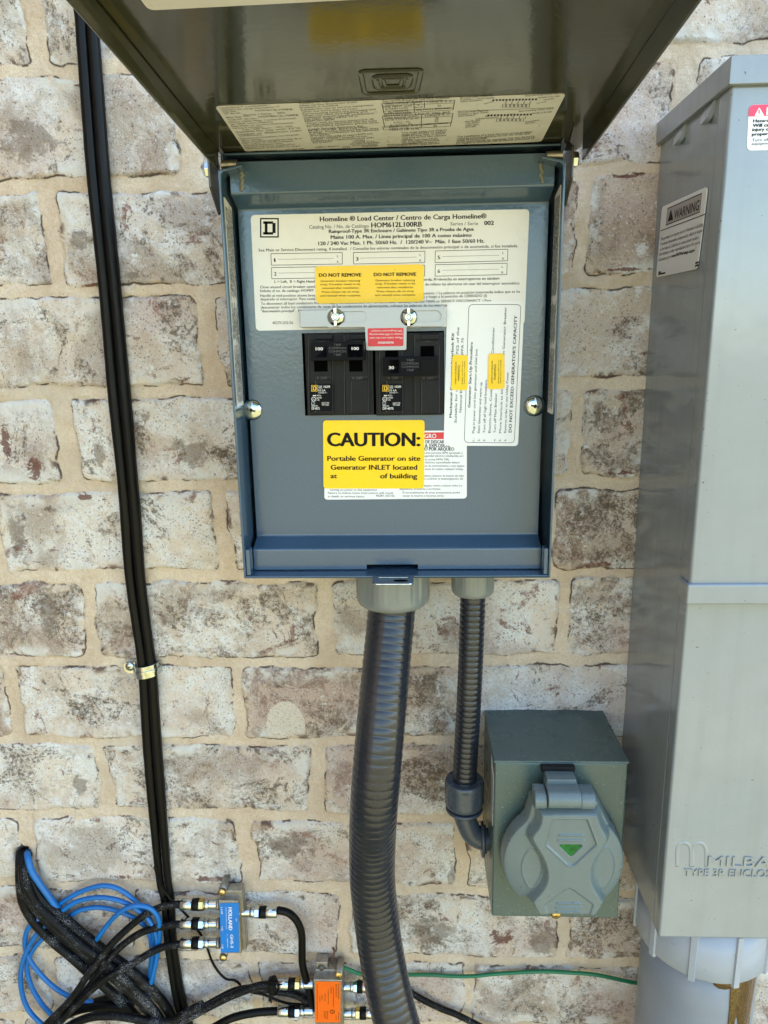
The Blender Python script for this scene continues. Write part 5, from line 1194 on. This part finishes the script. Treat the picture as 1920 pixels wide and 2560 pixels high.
# blue cable coil
bl = MB()
for pts, d, ext in (([(222, 160), (240, 250), (270, 335), (345, 450), (425, 560), (480, 640), (530, 700), (590, 760)], [-.01, .012, .012, .010, .003], 1.3),
        ([(440, 640), (500, 595), (620, 520), (760, 462), (880, 445), (1000, 480), (1120, 570), (1205, 660), (1258, 770), (1275, 900), (1262, 1100), (1230, 1290), (1200, 1420)], [.006, .008, .009, .009, .008], 1),
        ([(460, 700), (520, 650), (630, 580), (780, 545), (920, 552), (1050, 592), (1160, 660), (1250, 750), (1300, 880), (1300, 1040), (1270, 1180), (1240, 1300), (1200, 1430)], [.010, .012, .013, .013, .012], 1),
        ([(500, 760), (560, 712), (660, 650), (800, 625), (950, 648), (1100, 705), (1200, 780), (1250, 880), (1255, 1040), (1240, 1200), (1220, 1290), (1180, 1420)], [.006, .007, .007], 1),
        ([(680, 1060), (730, 990), (775, 925), (820, 868), (880, 785), (960, 695), (1050, 632), (1150, 610), (1250, 635), (1315, 720), (1322, 860), (1300, 1040), (1270, 1200), (1250, 1300), (1210, 1420)], [.004, .016, .019, .018, .010, .004], 1),
        ([(330, 715), (285, 745), (225, 815), (206, 920), (228, 1020), (280, 1110), (360, 1205), (460, 1295), (580, 1365), (720, 1402), (900, 1420), (1060, 1400)], [.008, .008, .008], 1),
        ([(375, 780), (335, 812), (250, 930), (185, 1090), (170, 1240), (195, 1380), (240, 1480), (310, 1560), (400, 1640)], [.008, .012, .013], 1),
        ([(410, 835), (370, 870), (290, 955), (235, 1060), (225, 1160), (270, 1300), (350, 1430), (440, 1530), (520, 1620)], [.006, .008, .009], 1)):
    bl.tube(cpath(pts, W0, d), .00235*ext, 12)
tag(bl.build('network_cable', 'blue'), 'blue network cable coiled in loose loops below the hole in the wall', 'cable')
# green ground wire and the dark cable at the lower right
cable('ground_wire', 'green ground wire running right from the orange block to grey pipe', 'wire', [(95, 600), (160, 625), (230, 650), (350, 662), (450, 658), (560, 655), (700, 655), (850, 664), (1000, 665), (1150, 650), (1350, 637), (1500, 632), (1660, 640), (1850, 655), (2120, 710), (2300, 730)], W2, [.010, .006, .005, .005, .008], .0018, 'green')
cable('dark_cable', 'dusty dark brown cable slanting down right beside the thick conduit', 'cable', [(420, 690), (520, 745), (600, 795), (680, 840), (780, 888), (890, 930), (1000, 985), (1100, 1035), (1200, 1080)], W2, [.006, .008, .010], .0030, 'dusty')
# bent rusty wire stub
cable('wire_stub', 'short rusty bent wire stub poking out above the orange block', 'wire', [(1255, 540), (1290, 575), (1278, 640), (1270, 690), (1290, 735)], W1, [-.004, .006, .008, .006], .0010, 'rust', n=8)
# cable tie
mb = MB(); a = at(*W1(812, 868), .026)
tie = thing('cable_tie', 'black cable tie with cut tail round two coax cables', 'cable tie')
mb.lathe(at(*W1(790, 853), .017), (at(*W1(835, 843), .017)-at(*W1(790, 853), .017)), [(.0045, .0078), (.0046, .0086), (.0090, .0086), (.0091, .0078)], 28); mb.build('strap', 'rubber', tie)
mb = MB(); p0 = at(*W1(800, 845), .0275); mb.box((p0.x, p0.y, p0.z-.006), (p0.x+.0078, p0.y+.005, p0.z), 0); mb.build('tie_head', 'rubber', tie, bevel=.0006)
mb = MB(); q0 = [at(*W1(805, 885), .026), at(*W1(826, 885), .026), at(*W1(828, 976), .020), at(*W1(802, 955), .020)]; mb.prism(q0, (0, .0009, 0)); mb.build('tie_tail', 'rubber', tie)

# ---- blue-labelled splitter
sp = thing('coaxial_splitter', 'small cast metal coax splitter with a blue label', 'splitter')
DS = .0235; a = at(*W1(432, 212), DS); b = at(*W1(606, 604), DS); Ps = front(DS)
mb = MB(); mb.box((a.x, -DS, b.z), (b.x, -.003, a.z)); mb.box((a.x-.0012, -.0175, b.z-.002), (b.x+.0030, -.0075, a.z+.006)); 
mb.lathe(((a.x+b.x)/2+.0045, -.0120, b.z-.001), (0, 0, 1), [(-.003, .0042), (.004, .0042)], 24)
sbody = mb.build('splitter_body', 'castzinc', sp, bevel=.0008)
mb = MB(); plate(mb, Ps, [W1(444, 230), W1(583, 228), W1(586, 592), W1(450, 596)], .0004, .0002)
for s, x, y0, y1, cap_, b_ in (('HOLLAND', 506, 262, 430, 9.5, .03), ('GHS-3', 520, 463, 560, 7.5, .03), ('ELECTRONICS LLC', 486, 264, 424, 2.6, 0), ('5 - 1000 MHz', 494, 462, 560, 3, 0), ('3.5dB', 450, 258, 312, 4, .01), ('7dB', 453, 400, 435, 4, .01), ('7dB', 456, 535, 568, 4, .01), ('IN', 560, 346, 364, 3, .01)):
    txt(mb, s, Ps, W1(x, y0), W1(x+3, y1), cap_, 1, b_, .0003)
mb.build('splitter_label', ['bluelabel', 'whiteink'], sp)
for x, y in ((458, 150), (467, 637)):
    c0 = at(*W1(x, y), .0215); mb = MB(); mb.lathe((c0.x, -.002, c0.z), (0, -1, 0), [(0, .0036), (.0175, .0036)], 20); mb.build('mounting_lug', 'castzinc', sp)
    screw('mounting_screw', c0, (0, -1, 0), .0036, .0020, ['brass', 'slot'], sp, rot=.5)
# ports
mb = MB()
for x0, x1, y in ((425, 436, 240), (425, 436, 382), (425, 436, 524)): p = at(*W1(430, y), .014); mb.lathe(p, (1, 0, 0), [(-.0010, .0052), (.002, .0052)], 20)
mb.build('port_collar', 'castzinc', sp)
# ---- orange-labelled ground block
ob = thing('ground_block', 'cast metal coax ground block with an orange label', 'ground block')
DS = .0235; Ps = front(DS); a = at(*W1(1134, 797), DS); b = at(*W1(1362, 1150), DS)
mb = MB(); mb.box((a.x, -DS, b.z), (b.x, -.003, a.z)); mb.box((a.x+.0008, -.0160, b.z), (b.x-.0006, -.0050, a.z+.004)); a2 = at(*W1(1152, 668), .014); b2 = at(*W1(1246, 760), .014); mb.box((a2.x, -.014, b2.z-.004), (b2.x, -.004, a2.z))
mb.build('block_body', 'castzinc', ob, bevel=.0008)
mb = MB(); c4 = [W1(1150, 810), W1(1336, 813), W1(1336, 1112), W1(1148, 1112)]; plate(mb, Ps, c4, .0003, .0002)
rnd = random.Random(9)
ol = lambda s, x, y0, y1, cap_, b_=0: txt(mb, s, Ps, W1(x, y0), W1(x+1, y1), cap_, 1, b_, .0003)
ol('GROUND BLOCK', 1300, 830, 925, 3.6, .03); ol('HYBRID', 1262, 850, 900, 3, .02)
for k, (x, y0, y1) in enumerate(((1322, 830, 940), (1284, 850, 1000), (1246, 870, 980), (1222, 900, 960), (1200, 910, 950), (1184, 920, 960), (1164, 830, 1090), (1240, 1030, 1090), (1228, 1030, 1090), (1216, 1030, 1080), (1322, 1040, 1100), (1304, 1060, 1095))):
    y = y0
    while y < y1: l = rnd.uniform(4, 13); line(mb, Ps, W1(x, y), W1(x, min(y+l, y1)), .0005, 1); y += l+3
cpt = Ps.hit(*W1(1276, 1035), .0003)
for j in range(20):
    a_, b_ = 2*math.pi*j/20, 2*math.pi*(j+1)/20; ro, ri = .0024, .0019
    mb.add([cpt+Vector((math.cos(q_), 0, math.sin(q_)))*r_ for q_, r_ in ((a_, ri), (a_, ro), (b_, ro), (b_, ri))], [(0, 1, 2, 3)], 1)
ol('UL', 1270, 1024, 1046, 5, .01)
mb.build('block_label', ['orange', 'ink'], ob)
screw('mounting_screw', at(*W1(1197, 712), .014), (0, -1, 0), .0040, .0022, ['slot', 'rust'], ob, rot=.4)
c0 = at(*W1(1322, 762), .0215); mb = MB(); mb.lathe((c0.x, -.004, c0.z), (0, -1, 0), [(0, .0040), (.0173, .0040)], 24); mb.build('mounting_lug', 'castzinc', ob)
screw('ground_screw', c0, (0, -1, 0), .0040, .0022, ['brass', 'slot'], ob, rot=.9)
for y, x1 in ((850, 1560), (1045, 1600)):
    t = thing('coaxial_cable', 'black coax leaving the %s right port of the orange block behind the conduit' % ('upper' if y == 850 else 'lower'), 'cable', group=G3)
    connector(t, W1, x1, 1362, y, .014, nutmat='steel' if y == 850 else 'brass')
    mb = MB(); mb.tube(cpath([(x1-20, y), (x1+60, y+8), (x1+160, y+60), (x1+230, y+150), (x1+260, y+300)], W1, [.014, .013, .010]), .0036, 12); mb.build('cable_jacket', 'rubber', t)
